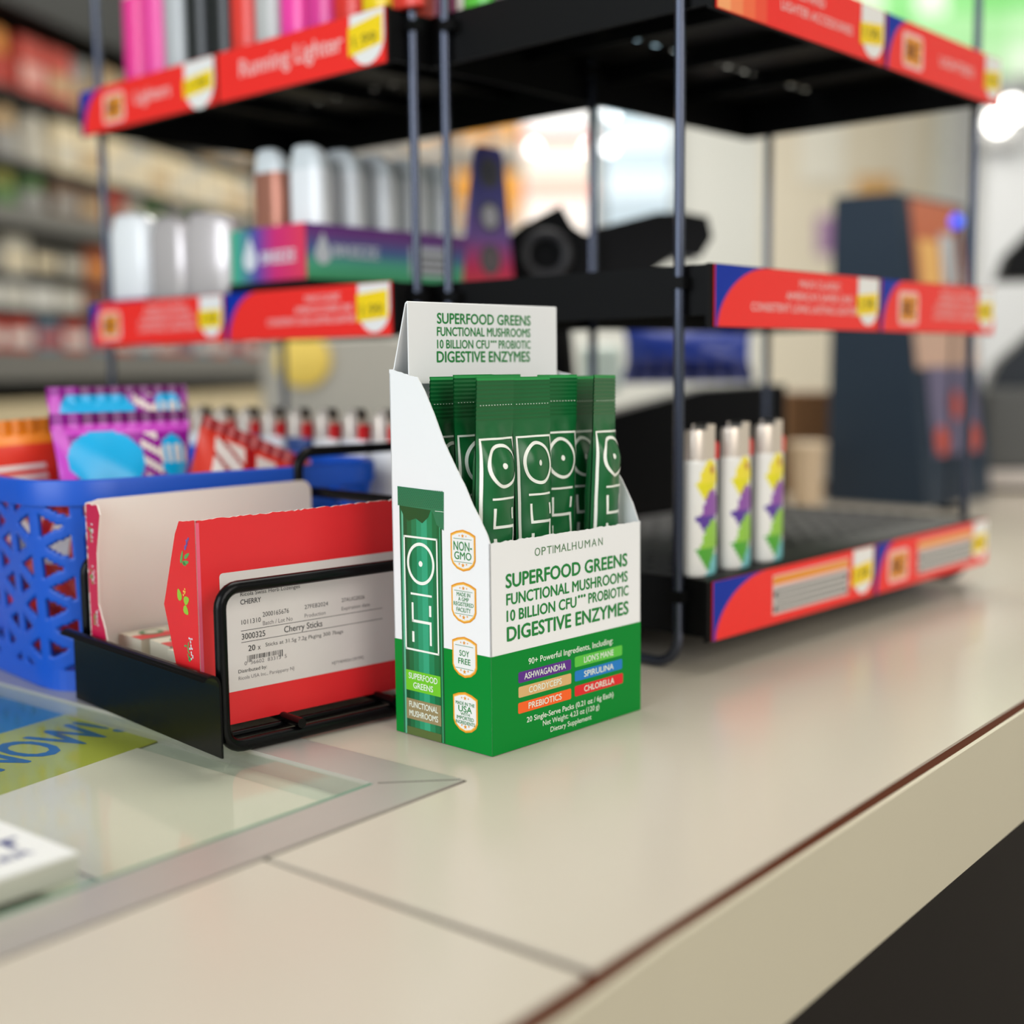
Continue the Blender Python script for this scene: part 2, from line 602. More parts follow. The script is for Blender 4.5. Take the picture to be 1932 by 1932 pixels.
# left panel with slanted torn edge
slant = [(0.0594, 0.1597), (0.0572, 0.1597), (0.0501, 0.1578), (0.0417, 0.1564), (0.0375, 0.1508), (0.0315, 0.1405), (0.0261, 0.1296), (0.0207, 0.1213),
         (0.0136, 0.1113), (0.0092, 0.1037), (0.0057, 0.0991), (0.0014, 0.0923), (0.0, 0.0890)]
b = MB()
sj = jag(slant, 0.00025)
outl = [(-BD, 0.0003)] + [(0, 0.0003)] + [(-p[0], p[1]) for p in reversed(sj)]
b.prism(outl, L_O, L_u, L_v, X, CT, M_card, M_cardi)
b.rect(-BD, 0.0003, 0, BH, L_O, L_u, L_v, M_grn, e)


def P(y, z):
    return (-y, z)


# printed sachet picture (artwork in flat printed tones)
tones = [(0.0545, (22, 104, 66)), (0.0533, (96, 186, 150)), (0.0522, (14, 84, 46)), (0.0498, (10, 104, 58)), (0.0470, (18, 124, 78)), (0.0438, (30, 148, 104)), (0.0408, (44, 164, 122)),
         (0.0372, (16, 132, 84)), (0.0340, (8, 110, 62)), (0.0312, (4, 98, 52)), (0.0296, (60, 160, 112)), (0.0290, (2, 88, 44)), (0.0280, None)]
for (ya, c), (yb, _) in zip(tones[:-1], tones[1:]):
    zt = 0.1010
    b.poly([P(ya, 0.0004), P(yb, 0.0004), P(yb, zt), P(ya, zt)], L_O, L_u, L_v, mat('print_tone_%d' % int(ya * 1e4), c, 0.35), t2)
M_crimp = mat('print_crimp', (42, 120, 80), 0.4)
b.poly([P(0.0554, 0.1095), P(0.0554, 0.1012), P(0.0345, 0.1004), P(0.0330, 0.0990), P(0.0312, 0.0945), P(0.0268, 0.0923), P(0.0264, 0.1086)], L_O, L_u, L_v, M_crimp, 3 * e)
M_dk = mat('print_dark_fold', (20, 80, 36), 0.4)
b.poly([P(0.0545, 0.1012), P(0.0520, 0.0972), P(0.0488, 0.0948), P(0.0440, 0.0962), P(0.0400, 0.0944), P(0.0362, 0.0972), P(0.0345, 0.1004)], L_O, L_u, L_v, M_dk, 3 * e)
M_dot = mat('print_crimp_dot', (14, 84, 50), 0.4)
for i in range(24):
    for j in range(11):
        yy = 0.0546 - i * 0.00118 - (j % 2) * 0.0006
        zz = 0.1088 - j * 0.00072
        if yy > 0.0270:
            b.rect(-yy - 0.0002, zz - 0.00018, -yy + 0.0002, zz + 0.00018, L_O, L_u, L_v, M_dot, 4 * e)
b.rect(-0.0318, 0.1001, -0.0264, 0.1003, L_O, L_u, L_v, M_cream, 4 * e)


def ring_strip(cx, cy, r0, r1, n=40, sx=1.0):
    out = []
    for k in range(n):
        a, c = 2 * math.pi * k / n, 2 * math.pi * (k + 1) / n
        out.append([(cx + sx * r0 * math.cos(a), cy + r0 * math.sin(a)), (cx + sx * r1 * math.cos(a), cy + r1 * math.sin(a)),
                    (cx + sx * r1 * math.cos(c), cy + r1 * math.sin(c)), (cx + sx * r0 * math.cos(c), cy + r0 * math.sin(c))])
    return out


def bar(x0, y0, x1, y1):
    return [(x0, y0), (x1, y0), (x1, y1), (x0, y1)]


def glyphs(hw=0.0106, h=0.0502, s=1.0):
    """white frame, ringed dot, dash and maze mark; origin at the top centre of the frame; list of quads"""
    q = []
    w = 0.00085
    q += [bar(-hw, -w, hw, 0), bar(-hw, -h, hw, -h + w), bar(-hw, -h, -hw + w, 0), bar(hw - w, -h, hw, 0)]
    q += ring_strip(0, -0.0117, 0.0078, 0.0092, sx=0.94)
    q += ring_strip(0, -0.0117, 0.0, 0.00125, n=14)
    q += [bar(-0.0067, -0.0256, 0.0067, -0.0247)]
    g = 0.0012
    q += [bar(-0.0062, -0.0376, -0.0062 + g, -0.0290), bar(-0.0062, -0.0376, 0.0062, -0.0376 + g), bar(0.0062 - g, -0.0467, 0.0062, -0.0376)]
    q += [bar(0.0048, -0.0341, 0.0062, -0.0293), bar(-0.0062, -0.0464, -0.0048, -0.0417)]
    return q


M_wprint = mat('print_white', (244, 246, 236), 0.45)
for q in glyphs(0.0107):
    b.poly([(p[0] - 0.0414, p[1] + 0.0885) for p in q], L_O, L_u, L_v, M_wprint, 4 * e)
for z0, z1, c, tx in ((0.0203, 0.0293, (112, 200, 40), ('SUPERFOOD', 'GREENS')), (0.0075, 0.0166, (150, 134, 92), ('FUNCTIONAL', 'MUSHROOMS')), (0.0004, 0.0040, (84, 104, 48), ())):
    b.rect(-0.0522, z0, -0.0302, z1, L_O, L_u, L_v, mat('band_%d' % int(z0 * 1e4), c, 0.4), 4 * e)
    for k, s in enumerate(tx):
        b.text(s, -0.0412, z1 - 0.0037 - k * 0.0040, L_O, L_u, L_v, M_cream, cap=0.0026, width=0.0182 if k == 0 or 'M' == s[0] else 0.0125, align='C', bold=0.012, off=5 * e)
# quality seals
M_gold = mat('seal_gold', (232, 152, 24), 0.4)
M_gold2 = mat('seal_gold_light', (246, 190, 84), 0.4)
M_seal = mat('seal_white', (238, 238, 236), 0.45)


def shield(cx, zt, w, h, s=1.0):
    a, hh = w / 2 * s, h * s
    zt = zt - (h - hh) / 2
    return [(cx, zt), (cx + a * 0.55, zt - hh * 0.045), (cx + a, zt - hh * 0.12), (cx + a, zt - hh * 0.72), (cx + a * 0.86, zt - hh * 0.84), (cx + a * 0.5, zt - hh * 0.95), (cx, zt - hh),
            (cx - a * 0.5, zt - hh * 0.95), (cx - a * 0.86, zt - hh * 0.84), (cx - a, zt - hh * 0.72), (cx - a, zt - hh * 0.12), (cx - a * 0.55, zt - hh * 0.045)]


def star(cx, cy, r):
    return [(cx + (r if k % 2 == 0 else r * 0.42) * math.sin(math.pi * k / 5), cy + (r if k % 2 == 0 else r * 0.42) * math.cos(math.pi * k / 5)) for k in range(10)]


for zt, lines in ((0.0936, (('NON-', 0.0003, 0.0037, 0.0108), ('GMO', -0.0034, 0.0031, 0.0100))),
                  (0.0717, (('MADE IN', 0.0030, 0.0016, 0.0080), ('A GMP', 0.0010, 0.0016, 0.0062), ('REGISTERED', -0.0011, 0.0016, 0.0118), ('FACILITY', -0.0036, 0.0018, 0.0084))),
                  (0.0486, (('SOY', 0.0008, 0.0024, 0.0058), ('FREE', -0.0026, 0.0024, 0.0072))),
                  (0.0250, (('MADE IN THE', 0.0034, 0.0014, 0.0112), ('USA', 0.0005, 0.0026, 0.0080), ('WITH', -0.0010, 0.0012, 0.0054), ('IMPORTED', -0.0029, 0.0015, 0.0102), ('INGREDIENTS', -0.0048, 0.0014, 0.0114)))):
    cx, hgt, wdt = -0.0154, 0.0175, 0.0147
    b.poly(shield(cx, zt, wdt, hgt), L_O, L_u, L_v, M_gold, t2)
    b.poly(shield(cx, zt, wdt, hgt, 0.93), L_O, L_u, L_v, M_gold2, 3 * e)
    b.poly(shield(cx, zt, wdt, hgt, 0.87), L_O, L_u, L_v, M_seal, 4 * e)
    mid = zt - hgt * 0.52
    for s, dz, cp, w in lines:
        b.text(s, cx, mid + dz, L_O, L_u, L_v, M_txtg, cap=cp, width=w, align='C', bold=0.012, off=5 * e)
    if len(lines) < 5:
        for zz in (mid + 0.0052, mid - 0.0045):
            b.rect(cx - 0.0054, zz - 0.0001, cx + 0.0054, zz + 0.0001, L_O, L_u, L_v, M_txtg, 5 * e)
    for dx, zz, r in ((0, zt - 0.0026, 0.0010), (-0.0020, zt - 0.0026, 0.0005), (0.0020, zt - 0.0026, 0.0005), (0, zt - hgt + 0.0026, 0.0011), (-0.0021, zt - hgt + 0.0031, 0.0006), (0.0021, zt - hgt + 0.0031, 0.0006)):
        b.poly(star(cx + dx, zz, r), L_O, L_u, L_v, M_gold, 5 * e)
b.build('side_panel', carton)
# right panel
b = MB()
rs = jag([(BD, BTH)] + [(p[0], p[1]) for p in slant[3:9]] + [(0.0107, 0.1078), (0.0043, 0.0972), (0.001, 0.0892), (0, 0.0890)], 0.0002)
b.prism([(0, 0.0003), (BD, 0.0003)] + rs[:-1] + [(0, 0.0890)], (BW, 0, 0), Y, Z, -X, CT, M_card, M_cardi)
b.rect(0, 0.0003, BD, BH, (BW, 0, 0), Y, Z, M_grn, e)
b.build('side_panel', carton)
b = MB()
b.prism([(-BW, 0.0003), (0, 0.0003), (0, 0.158), (-BW, 0.158)], (0, BD, 0), X * 1.0, Z, -Y, CT, M_cardi)
b.v = [(p[0] + BW if False else p[0], p[1], p[2]) for p in b.v]
b.v = [(-p[0], p[1], p[2]) for p in b.v]
b.build('back_panel', carton, solid=0)
b = MB()
b.box((CT, CT, 0.0002), (BW - CT, BD - CT, 0.0008), M_cardi)
b.build('bottom_panel', carton)
# folded header: rises from the back edge, leans forward, then hangs down in front
HY = 0.0482
b = MB()
x0, x1 = 0.0014, 0.0962
pr_ = [(0.0590, 0.1575), (0.0500, 0.1876), (0.0488, 0.1884), (HY, 0.1880), (HY, 0.1535), (HY + 0.0006, 0.1535), (HY + 0.0006, 0.1872), (0.0492, 0.1876), (0.0496, 0.1868), (0.0583, 0.1575)]
b.prism([(p[0], p[1]) for p in pr_], (x0, 0, 0), Y, Z, X, x1 - x0, M_card)
H_O = Vector((0, HY, 0))
for s, z, cp, xa, xb in (('SUPERFOOD GREENS', 0.1793, 0.0044, 0.0183, 0.0778), ('FUNCTIONAL MUSHROOMS', 0.1740, 0.0037, 0.0181, 0.0776), ('DIGESTIVE ENZYMES', 0.1626, 0.0046, 0.0178, 0.0772)):
    b.text(s, xa, z, H_O, X, Z, M_txtg, cap=cp, width=xb - xa, bold=0.023, off=e)
b.text('10 BILLION CFU', 0.0181, 0.1686, H_O, X, Z, M_txtg, cap=0.0036, width=0.0322, bold=0.020, off=e)
for k in range(3):
    b.poly(arc(0.0517 + k * 0.0014, 0.1717, 0.0006, 0, 330, 8), H_O, X, Z, M_txtg, e)
b.text('PROBIOTIC', 0.0777, 0.1686, H_O, X, Z, M_txtg, cap=0.0036, width=0.0212, align='R', bold=0.020, off=e)
b.build('header_flap', carton)

# ------------------------------------------------------------------ sachets standing in the carton
M_sac = mat('sachet_green', (14, 98, 48), 0.3, spec=0.5, noise=0.06, nscale=60)
M_sact = mat('sachet_top_green', (34, 148, 72), 0.35)  # lighter tone along the top edge, backlight put into the colour
SH = 0.1550
SWD = 0.0240


def sachet(name, w=SWD, h=SH, seed=1, thick=0.0092, twist=0.0):
    rr = random.Random(seed)
    ph = [rr.uniform(0, 6.28) for _ in range(6)]

    def half(u, z):
        # u -1..1 ; z height ; returns half thickness
        zt = h - z
        if zt < 0.0185:
            k = 0.0
        elif zt < 0.040:
            k = (zt - 0.0185) / 0.0215
            k = k * k * (3 - 2 * k)
        else:
            k = 1.0
        if z < 0.010:
            k = min(k, (z / 0.010) ** 0.6)
        return 0.00028 + 0.5 * thick * k * (1 - abs(u) ** 2.6) ** 0.75

    def shape(u, z, side):
        zt = h - z
        t = half(u, z)
        y = -t * side
        if zt < 0.0185:
            y += 0.00016 * math.sin(zt / 0.00175 * 2 * math.pi)
        wr = 0.00035 * math.sin(z * 190 + ph[0] + 2 * u) * math.sin(4 * u + ph[1]) + 0.00022 * math.sin(z * 430 + ph[2] - 3 * u)
        if 0.0185 < zt < 0.06:
            wr += 0.0006 * (1 - abs(zt - 0.034) / 0.026) * math.sin(5 * u + ph[3] + z * 120)
        if zt > 0.0185:
            y += wr * (1 - u * u)
        bulge = half(0, z) / (0.5 * thick)
        x = u * (w / 2) * (1 - 0.045 * bulge)
        y += 0.0012 * math.sin(z * 22 + ph[4]) - 0.0006
        c, s = math.cos(twist * (z / h)), math.sin(twist * (z / h))
        return Vector((x * c - y * s, x * s + y * c, z))

    root = thing(name, '', 'sachet')
    b = MB()
    zs = [h * k / 150 for k in range(110)] + [h - 0.040 + 0.0215 * k / 10 for k in range(1, 10)] + [h - 0.0185 + 0.0185 * k / 64 for k in range(65)]
    zs = sorted(set(round(z, 6) for z in zs))
    nu = 18
    for side in (1, -1):
        def fn(uu, vv):
            i = int(round(vv * (len(zs) - 1)))
            return shape((uu * 2 - 1) * side, zs[i], side)
        b.grid(fn, nu, len(zs) - 1, M_sac, mf=lambda uu, vv: M_sact if zs[int(vv * (len(zs) - 1))] > h - 0.0016 else M_sac)
    # perforation stitches across the crimp
    b.build('pouch', root, weld=True)
    b = MB()

    def drape(q, off=0.00022):
        # subdivide quads so they follow the surface
        nx = max(1, int(max(abs(q[1][0] - q[0][0]), abs(q[2][0] - q[3][0])) / 0.0014))
        ny = max(1, int(max(abs(q[3][1] - q[0][1]), abs(q[2][1] - q[1][1])) / 0.0014))
        def fn(s, t):
            xa = q[0][0] + (q[1][0] - q[0][0]) * s
            ya = q[0][1] + (q[1][1] - q[0][1]) * s
            xb = q[3][0] + (q[2][0] - q[3][0]) * s
            yb = q[3][1] + (q[2][1] - q[3][1]) * s
            xx, zz = xa + (xb - xa) * t, ya + (yb - ya) * t
            bulge = half(0, zz) / (0.5 * thick)
            u = max(-0.995, min(0.995, xx / ((w / 2) * (1 - 0.045 * bulge))))
            p = shape(u, zz, 1)
            n = (shape(u, zz + 0.0002, 1) - p).cross(shape(min(1, u + 0.01), zz, 1) - p)
            if n.length > 0:
                n.normalize()
                if n.y > 0:
                    n = -n
            return p + n * off
        b.grid(fn, nx, ny, M_wprint)
    for q in glyphs(0.0108):
        drape([(p[0], p[1] + h - 0.0252) for p in q])
    for k in range(12):
        xx = -0.010 + k * 0.0018
        drape(bar(xx, h - 0.0118, xx + 0.0007, h - 0.0116))
    b.build('printed_mark', root)
    return root


pA = sachet('sachet', seed=3)
pB = sachet('sachet', seed=8)
pC = sachet('sachet', seed=15, thick=0.0130)
pD = sachet('sachet', seed=22, twist=0.14, thick=0.0125)
lean = [
    # proto, x, y, yaw deg, dz, tiltx deg, label
    (pC, 0.0160, 0.0150, 4, 0.0012, 1.0, 'green sachet at the front left, nearest the slanted carton side, whole front showing'),
    (pA, 0.0415, 0.0158, 0, 0.0010, 0.5, 'green sachet standing second from left in the front row, with full ringed mark'),
    (pB, 0.0625, 0.0215, -5, 0.0016, 0.5, 'green sachet standing third in the front row, half hidden behind its left neighbour'),
    (pD, 0.0845, 0.0130, 8, 0.0012, 0.0, 'green sachet at the right end, turned sideways and standing apart from the others'),
    (pA, 0.0180, 0.0300, 2, 0.0022, 1.5, 'green sachet in the second row behind the front left sachet'),
    (pB, 0.0150, 0.0430, 2, 0.0015, 1.5, 'green sachet at the back left, under the header flap'),
    (pB, 0.0430, 0.0380, -2, 0.0020, 1.0, 'green sachet at the back middle, only its crimped top edge showing'),
    (pA, 0.0855, 0.0285, 0, 0.0008, 1.0, 'dark shaded green sachet at the back right, behind the turned one'),
]
used = set()
for lean_i, (pr, x, y, yw, dz, tl, lb) in enumerate(lean):
    loc = ground(BF[0], BF[1], x, y, dz)
    if pr.name in used:
        o = dup(pr, loc, 0, lb)
    else:
        used.add(pr.name)
        o = pr
        o.location = loc
        o['label'] = lb
    o.rotation_euler = (R(tl), R({0: 0.0, 3: 1.0, 2: 0.4}.get(lean_i, 0)), BF[1] + R(yw))
    o['group'] = 'green sachets in the carton'

# ================================================================== wire organizer with red cough drop carton
def loop_path(w, h, r, z0=0.0, n=6):
    return arc(w - r, z0 + r, r, -90, 0, n) + arc(w - r, h - r, r, 0, 90, n) + arc(r, h - r, r, 90, 180, n) + arc(r, z0 + r, r, 180, 270, n)


OC = (OF[0][0], OF[0][1])
org = thing('wire_organizer', 'black wire and sheet metal counter tray holding the red cough drop carton', 'rack', ground(OC, OF[1], 0, 0, 0.001), OF[1])
WR = 0.0027
for nm, yy, xx0, ww in (('front_loop', 0.0, -0.0032, 0.128), ('back_loop', 0.129, -0.0020, 0.122)):
    b = MB()
    b.tube([(xx0 + p[0], yy, WR + p[1]) for p in loop_path(ww, 0.0672, 0.0085)], WR, M_black, closed=True)
    b.build(nm, org)
b = MB()
prof = [(0.0, 0.0), (0.0, 0.0285)] + [(-0.0040 + 0.0040 * math.cos(R(a)), 0.0300 + 0.0055 * math.sin(R(a))) for a in range(0, 150, 15)]
inn = [(p[0] - 0.0009, p[1] - (0.0009 if i > 3 else 0)) for i, p in enumerate(prof)]
b.prism([(p[0] - 0.0062, p[1]) for p in prof] + [(p[0] - 0.0062, p[1]) for p in reversed(inn)], (0, -0.0042, 0.0002), X, Z, Y, 0.139, M_black)
b.build('side_panel', org)
b = MB()
for xx in (0.033, 0.084):
    b.tube([(xx, -0.003, 0.0072), (xx, 0.128, 0.0072)], 0.0022, M_black)
b.build('base_wire', org)
b = MB()
b.tube([(0.006, 0.010, 0.0046), (0.120, 0.010, 0.0046)], 0.0018, M_black)
b.tube([(0.006, 0.064, 0.0046), (0.116, 0.064, 0.0046)], 0.0018, M_black)
b.build('cross_wire', org)
# second, taller wire tray behind the green carton
org2 = thing('wire_organizer', 'taller black wire tray to the right, its raised loop showing between red and green cartons', 'rack', ground(OC, OF[1], 0.122, 0, 0.001), OF[1])
b = MB()
b.tube([(p[0], 0.131, WR + p[1]) for p in loop_path(0.075, 0.1115, 0.0095)], WR * 1.1, M_black, closed=True)
b.build('back_loop', org2)
b = MB()
b.tube([(0.0034, 0.128, 0.0930), (0.0034, 0.020, 0.0930), (0.0034, 0.010, 0.085), (0.0034, 0.008, 0.0024)], WR, M_black)
b.build('side_rail', org2)
b = MB()
b.tube([(0.0034, 0.008, 0.0045), (0.060, 0.008, 0.0045), (0.060, 0.128, 0.0045), (0.0034, 0.128, 0.0045)], WR, M_black)
b.build('base_wire', org2)
b = MB()
b.box((0, 0, 0), (0.044, 0.085, 0.076), mat('pale_pack', (206, 216, 232), 0.4))
b.rect(0.004, 0.01, 0.040, 0.050, (0, 0, 0), X, Z, mat('pack_blue', (60, 110, 190), 0.4), 0.0001)
o = b.build('gum_carton', bevel=0.001)
place(o, ground(OC, OF[1], 0.134, 0.034, 0.0082), OF[1])
tag(o, 'pale carton inside the taller wire tray, behind the green carton', 'box')

# red carton
M_rcar = mat('carton_red', (226, 34, 40), 0.42, noise=0.03, nscale=80)
M_rpink = mat('carton_crimson', (198, 16, 70), 0.42, noise=0.05, nscale=60)
M_inner = mat('carton_cream_inside', (240, 234, 224), 0.75, noise=0.05, nscale=12)
M_fold = mat('carton_fold_pink', (236, 92, 122), 0.5)
red = thing('cough_drop_carton', 'opened red cough drop carton with white shipping label, standing in the wire organizer', 'box', ground(OC, OF[1], 0, 0, 0.001), OF[1])
FY, FX0, FX1, FZ0, FZT = 0.0122, -0.0062, 0.1165, 0.0085, 0.0975
b = MB()
b.prism([(FX0, FZ0), (FX1, FZ0)] + jag([(FX1, FZT + 0.001), (FX0, FZT)], 0.00035), (0, FY, 0), X, Z, Y, 0.0007, M_rcar, M_inner)
FO = Vector((0, FY, 0))
b.rect(FX0, FZ0 + 0.002, FX0 + 0.0016, FZT - 0.001, FO, X, Z, M_fold, 0.00006)
M_lab = mat('shipping_label', (216, 208, 204), 0.6, noise=0.03, nscale=90)
M_labt = mat('label_grey_text', (52, 50, 52), 0.6)
M_labg = mat('label_light_text', (110, 104, 106), 0.6)
b.poly(rrect(0.0040, 0.0226, 0.1100, 0.0742, 0.0016), FO, X, Z, M_lab, 0.0001)
o2 = 0.00016


def lt(s, x, z, w, cap, m=None, bold=0.0):
    b.text(s, x, z, FO, X, Z, m or M_labt, cap=cap, width=w, bold=bold, off=o2)


lt('Ricola Swiss Herb Lozenges', 0.0137, 0.0633, 0.030, 0.0017)
lt('CHERRY', 0.0136, 0.0597, 0.0101, 0.0021, bold=0.01)
lt('2000165676', 0.0243, 0.0530, 0.0133, 0.0020)
lt('27FEB2024', 0.0458, 0.0535, 0.0125, 0.0018)
lt('27AUG2026', 0.0657, 0.0540, 0.0128, 0.0017)
lt('1011310', 0.0138, 0.0510, 0.0095, 0.0020)
lt('Batch / Lot No', 0.0243, 0.0493, 0.0151, 0.0018, M_labg)
lt('Production', 0.0457, 0.0496, 0.0111, 0.0017, M_labg)
lt('Expiration date', 0.0656, 0.0502, 0.0157, 0.0016, M_labg)
for z in (0.0483, 0.0433):
    b.rect(0.0134, z - 0.00012, 0.0885, z + 0.00012, FO, X, Z, M_labt, o2)
lt('3000325', 0.0137, 0.0445, 0.0116, 0.0025, bold=0.006)
lt('Cherry Sticks', 0.0349, 0.0445, 0.0200, 0.0027, bold=0.008)
lt('20', 0.0167, 0.0391, 0.0034, 0.0024, bold=0.012)
lt('x', 0.0214, 0.0390, 0.0014, 0.0024)
lt('Sticks at 31.5g 7.2g Pkging 300 7bags', 0.0252, 0.0398, 0.0409, 0.0016)
xx = 0.0160
while xx < 0.0335:
    w = rnd.choice((0.0002, 0.0003, 0.0005))
    b.rect(xx, 0.0352 if 0.018 < xx < 0.0315 else 0.0342, xx + w, 0.0372, FO, X, Z, M_labt, o2)
    xx += w + rnd.choice((0.0002, 0.0003, 0.0005))
lt('0  36602  83313  5', 0.0146, 0.0332, 0.0212, 0.0016, M_labg)
lt('Distributed by:', 0.0115, 0.0302, 0.0141, 0.0015, bold=0.006)
lt('Ricola USA Inc., Parsippany NJ', 0.0115, 0.0272, 0.0279, 0.0015, M_labg)
lt('HJ7Y4040261291992', 0.0596, 0.0261, 0.0176, 0.0014, M_labg)
b.build('front_panel', red)
# left flap of the front panel, with herb drawings
b = MB()
LO_ = Vector((FX0, 0, 0))
fl = [(-FY, FZ0 + 0.002), (-FY, FZT)] + [(-0.0262, 0.0962), (-0.0300, 0.0905), (-0.0421, 0.0588), (-0.0338, 0.0350), (-0.030, 0.020), (-0.026, FZ0 + 0.002)]
fl = jag(fl[1:5], 0.0002) + fl[5:] + [fl[0]]
b.prism(list(reversed(fl)), LO_, -Y, Z, X, 0.0007, M_rcar, M_inner)
M_leaf = mat('herb_leaf', (92, 160, 84), 0.5)
M_leaf2 = mat('herb_leaf_lime', (150, 190, 50), 0.5)
M_lav = mat('herb_lavender', (112, 96, 170), 0.5)
M_wfl = mat('herb_white', (226, 222, 226), 0.5)


def leafp(cx, cy, l, w, a):
    out = []
    for k in range(10):
        t = 2 * math.pi * k / 10
        px, py = math.cos(t) * l / 2, math.sin(t) * w / 2 * (1 - 0.4 * math.cos(t))
        out.append((cx + px * math.cos(a) - py * math.sin(a), cy + px * math.sin(a) + py * math.cos(a)))
    return out


ho = 0.00008


def herb(b, kind, y, z, s, O=LO_):
    """small printed herb drawing centred at depth y, height z"""
    cx, cy = -y, z
    if kind == 0:
        for dx, dy, l, w, a in ((-.003, -.003, .0072, .002, 1.2), (.001, -.0055, .006, .0022, .2), (.0022, -.002, .006, .002, .5), (-.0008, -.0062, .004, .002, -.4)):
            b.poly(leafp(cx + dx * s, cy + dy * s, l * s, w * s, a), O, -Y, Z, M_leaf, ho)
        for k in range(10):
            b.poly(arc(cx + (0.0008 + 0.0003 * k + rnd.uniform(-.0009, .0009)) * s, cy + (0.0012 + k * .0006) * s, .0007 * s, 0, 320, 7), O, -Y, Z, M_lav, ho * 1.5)
    elif kind == 1:
        for dx, dy, l, w, a in ((-.0042, .001, .0062, .0044, 1.9), (.0028, -.001, .0056, .0042, .4), (.002, -.0062, .0056, .0042, -.6)):
            b.poly(leafp(cx + dx * s, cy + dy * s, l * s, w * s, a), O, -Y, Z, M_leaf2, ho)
        for k in range(6):
            b.poly(arc(cx + rnd.uniform(-.001, .002) * s, cy + rnd.uniform(.001, .005) * s, .0006 * s, 0, 320, 7), O, -Y, Z, M_gold2, ho * 1.5)
    else:
        for k in range(8):
            b.poly(leafp(cx + rnd.uniform(-.004, .0005) * s, cy + rnd.uniform(-.006, .003) * s, .003 * s, .001 * s, rnd.uniform(0, 3)), O, -Y, Z, M_leaf, ho)
        for k in range(16):
            b.poly(arc(cx + rnd.uniform(0, .0034) * s, cy + rnd.uniform(-.006, .006) * s, .0006 * s, 0, 320, 7), O, -Y, Z, M_wfl, ho * 1.5)


herb(b, 0, 0.0222, 0.0838, 0.86)
herb(b, 1, 0.0245, 0.0638, 0.86)
herb(b, 2, 0.0210, 0.0420, 0.86)
b.build('side_flap', red)
b = MB()
BYY = 0.1155
b.prism(jag([(-0.0064, 0.0085), (-0.0064, 0.0975), (0.0, 0.0990)], 0.0002) + [(0.06, 0.0998)] + list(reversed(arc(0.1140, 0.0945, 0.0058, 0, 90, 5))) + [(0.1198, 0.0085)], (0, BYY, 0), X, Z, Y, 0.0007, M_inner, M_inner)
b.build('back_panel', red)
b = MB()
bf = jag([(-0.1160, 0.0972), (-0.1035, 0.0974), (-0.1010, 0.0930), (-0.1060, 0.0750), (-0.1068, 0.0500), (-0.1010, 0.0392), (-0.098, 0.030)], 0.0003) + [(-0.1160, 0.030)]
b.prism(list(reversed(bf)), (-0.0064, 0, 0), -Y, Z, X, 0.0007, M_rpink, M_inner)
for k, (y, z) in enumerate(((0.1110, 0.084), (0.1115, 0.064), (0.1095, 0.044))):
    herb(b, (2, 2, 2)[k], y, z, 0.7, Vector((-0.0064, 0, 0)))
b.build('side_flap', red)
b = MB()
b.box((FX0 + 0.0007, FY + 0.0007, 0.0098), (FX1, BYY, 0.0104), M_inner)
b.prism([(0, FZ0), (BYY - FY, FZ0), (BYY - FY, 0.034), (0, 0.034)], (FX1, FY, 0), Y, Z, -X, 0.0007, M_rcar, M_inner)
b.build('tray_body', red)
# stick packs lying in the red carton
M_pk = mat('stick_pack_red', (206, 52, 52), 0.45)
M_pkg = mat('stick_pack_green', (88, 128, 84), 0.45)
M_pkw = mat('stick_pack_cream', (216, 208, 186), 0.5)
for i, (x, y, z, yw, lb) in enumerate(((0.006, 0.040, 0.0106, 4, 'red and cream stick pack low in the red carton, nearest its front panel'), (0.008, 0.066, 0.0106, -3, 'red and cream stick pack in the middle of the red carton'), (0.006, 0.090, 0.0106, 2, 'red and cream stick pack in the red carton, nearest its back panel'))):
    b = MB()
    b.box((0, 0, 0), (0.085, 0.0215, 0.0235), M_pkw)
    b.rect(0, 0, 0.085, 0.010, (0, 0, 0.0235), X, Y, M_pk, 0.0001)
    b.poly(arc(0.012, 0.012, 0.006, 0, 340, 12), (0, 0, 0.0235), X, Y, M_pkg, 0.0002)
    b.poly(arc(0.012, 0.012, 0.0035, 0, 340, 12), (0, 0, 0.0235), X, Y, M_pkw, 0.0003)
    b.text('sticks', 0.022, 0.013, (0, 0, 0.0235), X, Y, M_pkg, cap=0.005, off=0.0002)
    o = b.build('stick_pack', bevel=0.001)
    place(o, ground(OC, OF[1], x, y, z + 0.001), OF[1] + R(yw))
    tag(o, lb, 'candy pack', 'stick packs in the red carton')

# ================================================================== blue basket of candy
M_bask = mat('basket_blue', (0, 80, 192), 0.4)
bask = thing('plastic_basket', 'blue plastic basket with triangular openings, full of candy bags, behind the wire organizer', 'basket', ground(OC, OF[1], -0.0154, 0.1355, 0.0008), R(42))
BX, BY, BHT, BRC = 0.204, 0.275, 0.1068, 0.034


def perim(x0, y0, x1, y1, r):
    """points and arc length around a rounded rectangle, starting at the middle of the left side, running to the front"""
    pts = [(x0, (y0 + y1) / 2), (x0, y0 + r)] + arc(x0 + r, y0 + r, r, 180, 270, 10)[1:] + [(x1 - r, y0)] + arc(x1 - r, y0 + r, r, 270, 360, 10)[1:] + [(x1, y1 - r)] + arc(x1 - r, y1 - r, r, 0, 90, 10)[1:] + [(x0 + r, y1)] + arc(x0 + r, y1 - r, r, 90, 180, 10)[1:] + [(x0, (y0 + y1) / 2)]
    L = [0]
    for a, c in zip(pts[:-1], pts[1:]):
        L.append(L[-1] + math.hypot(c[0] - a[0], c[1] - a[1]))
    return pts, L


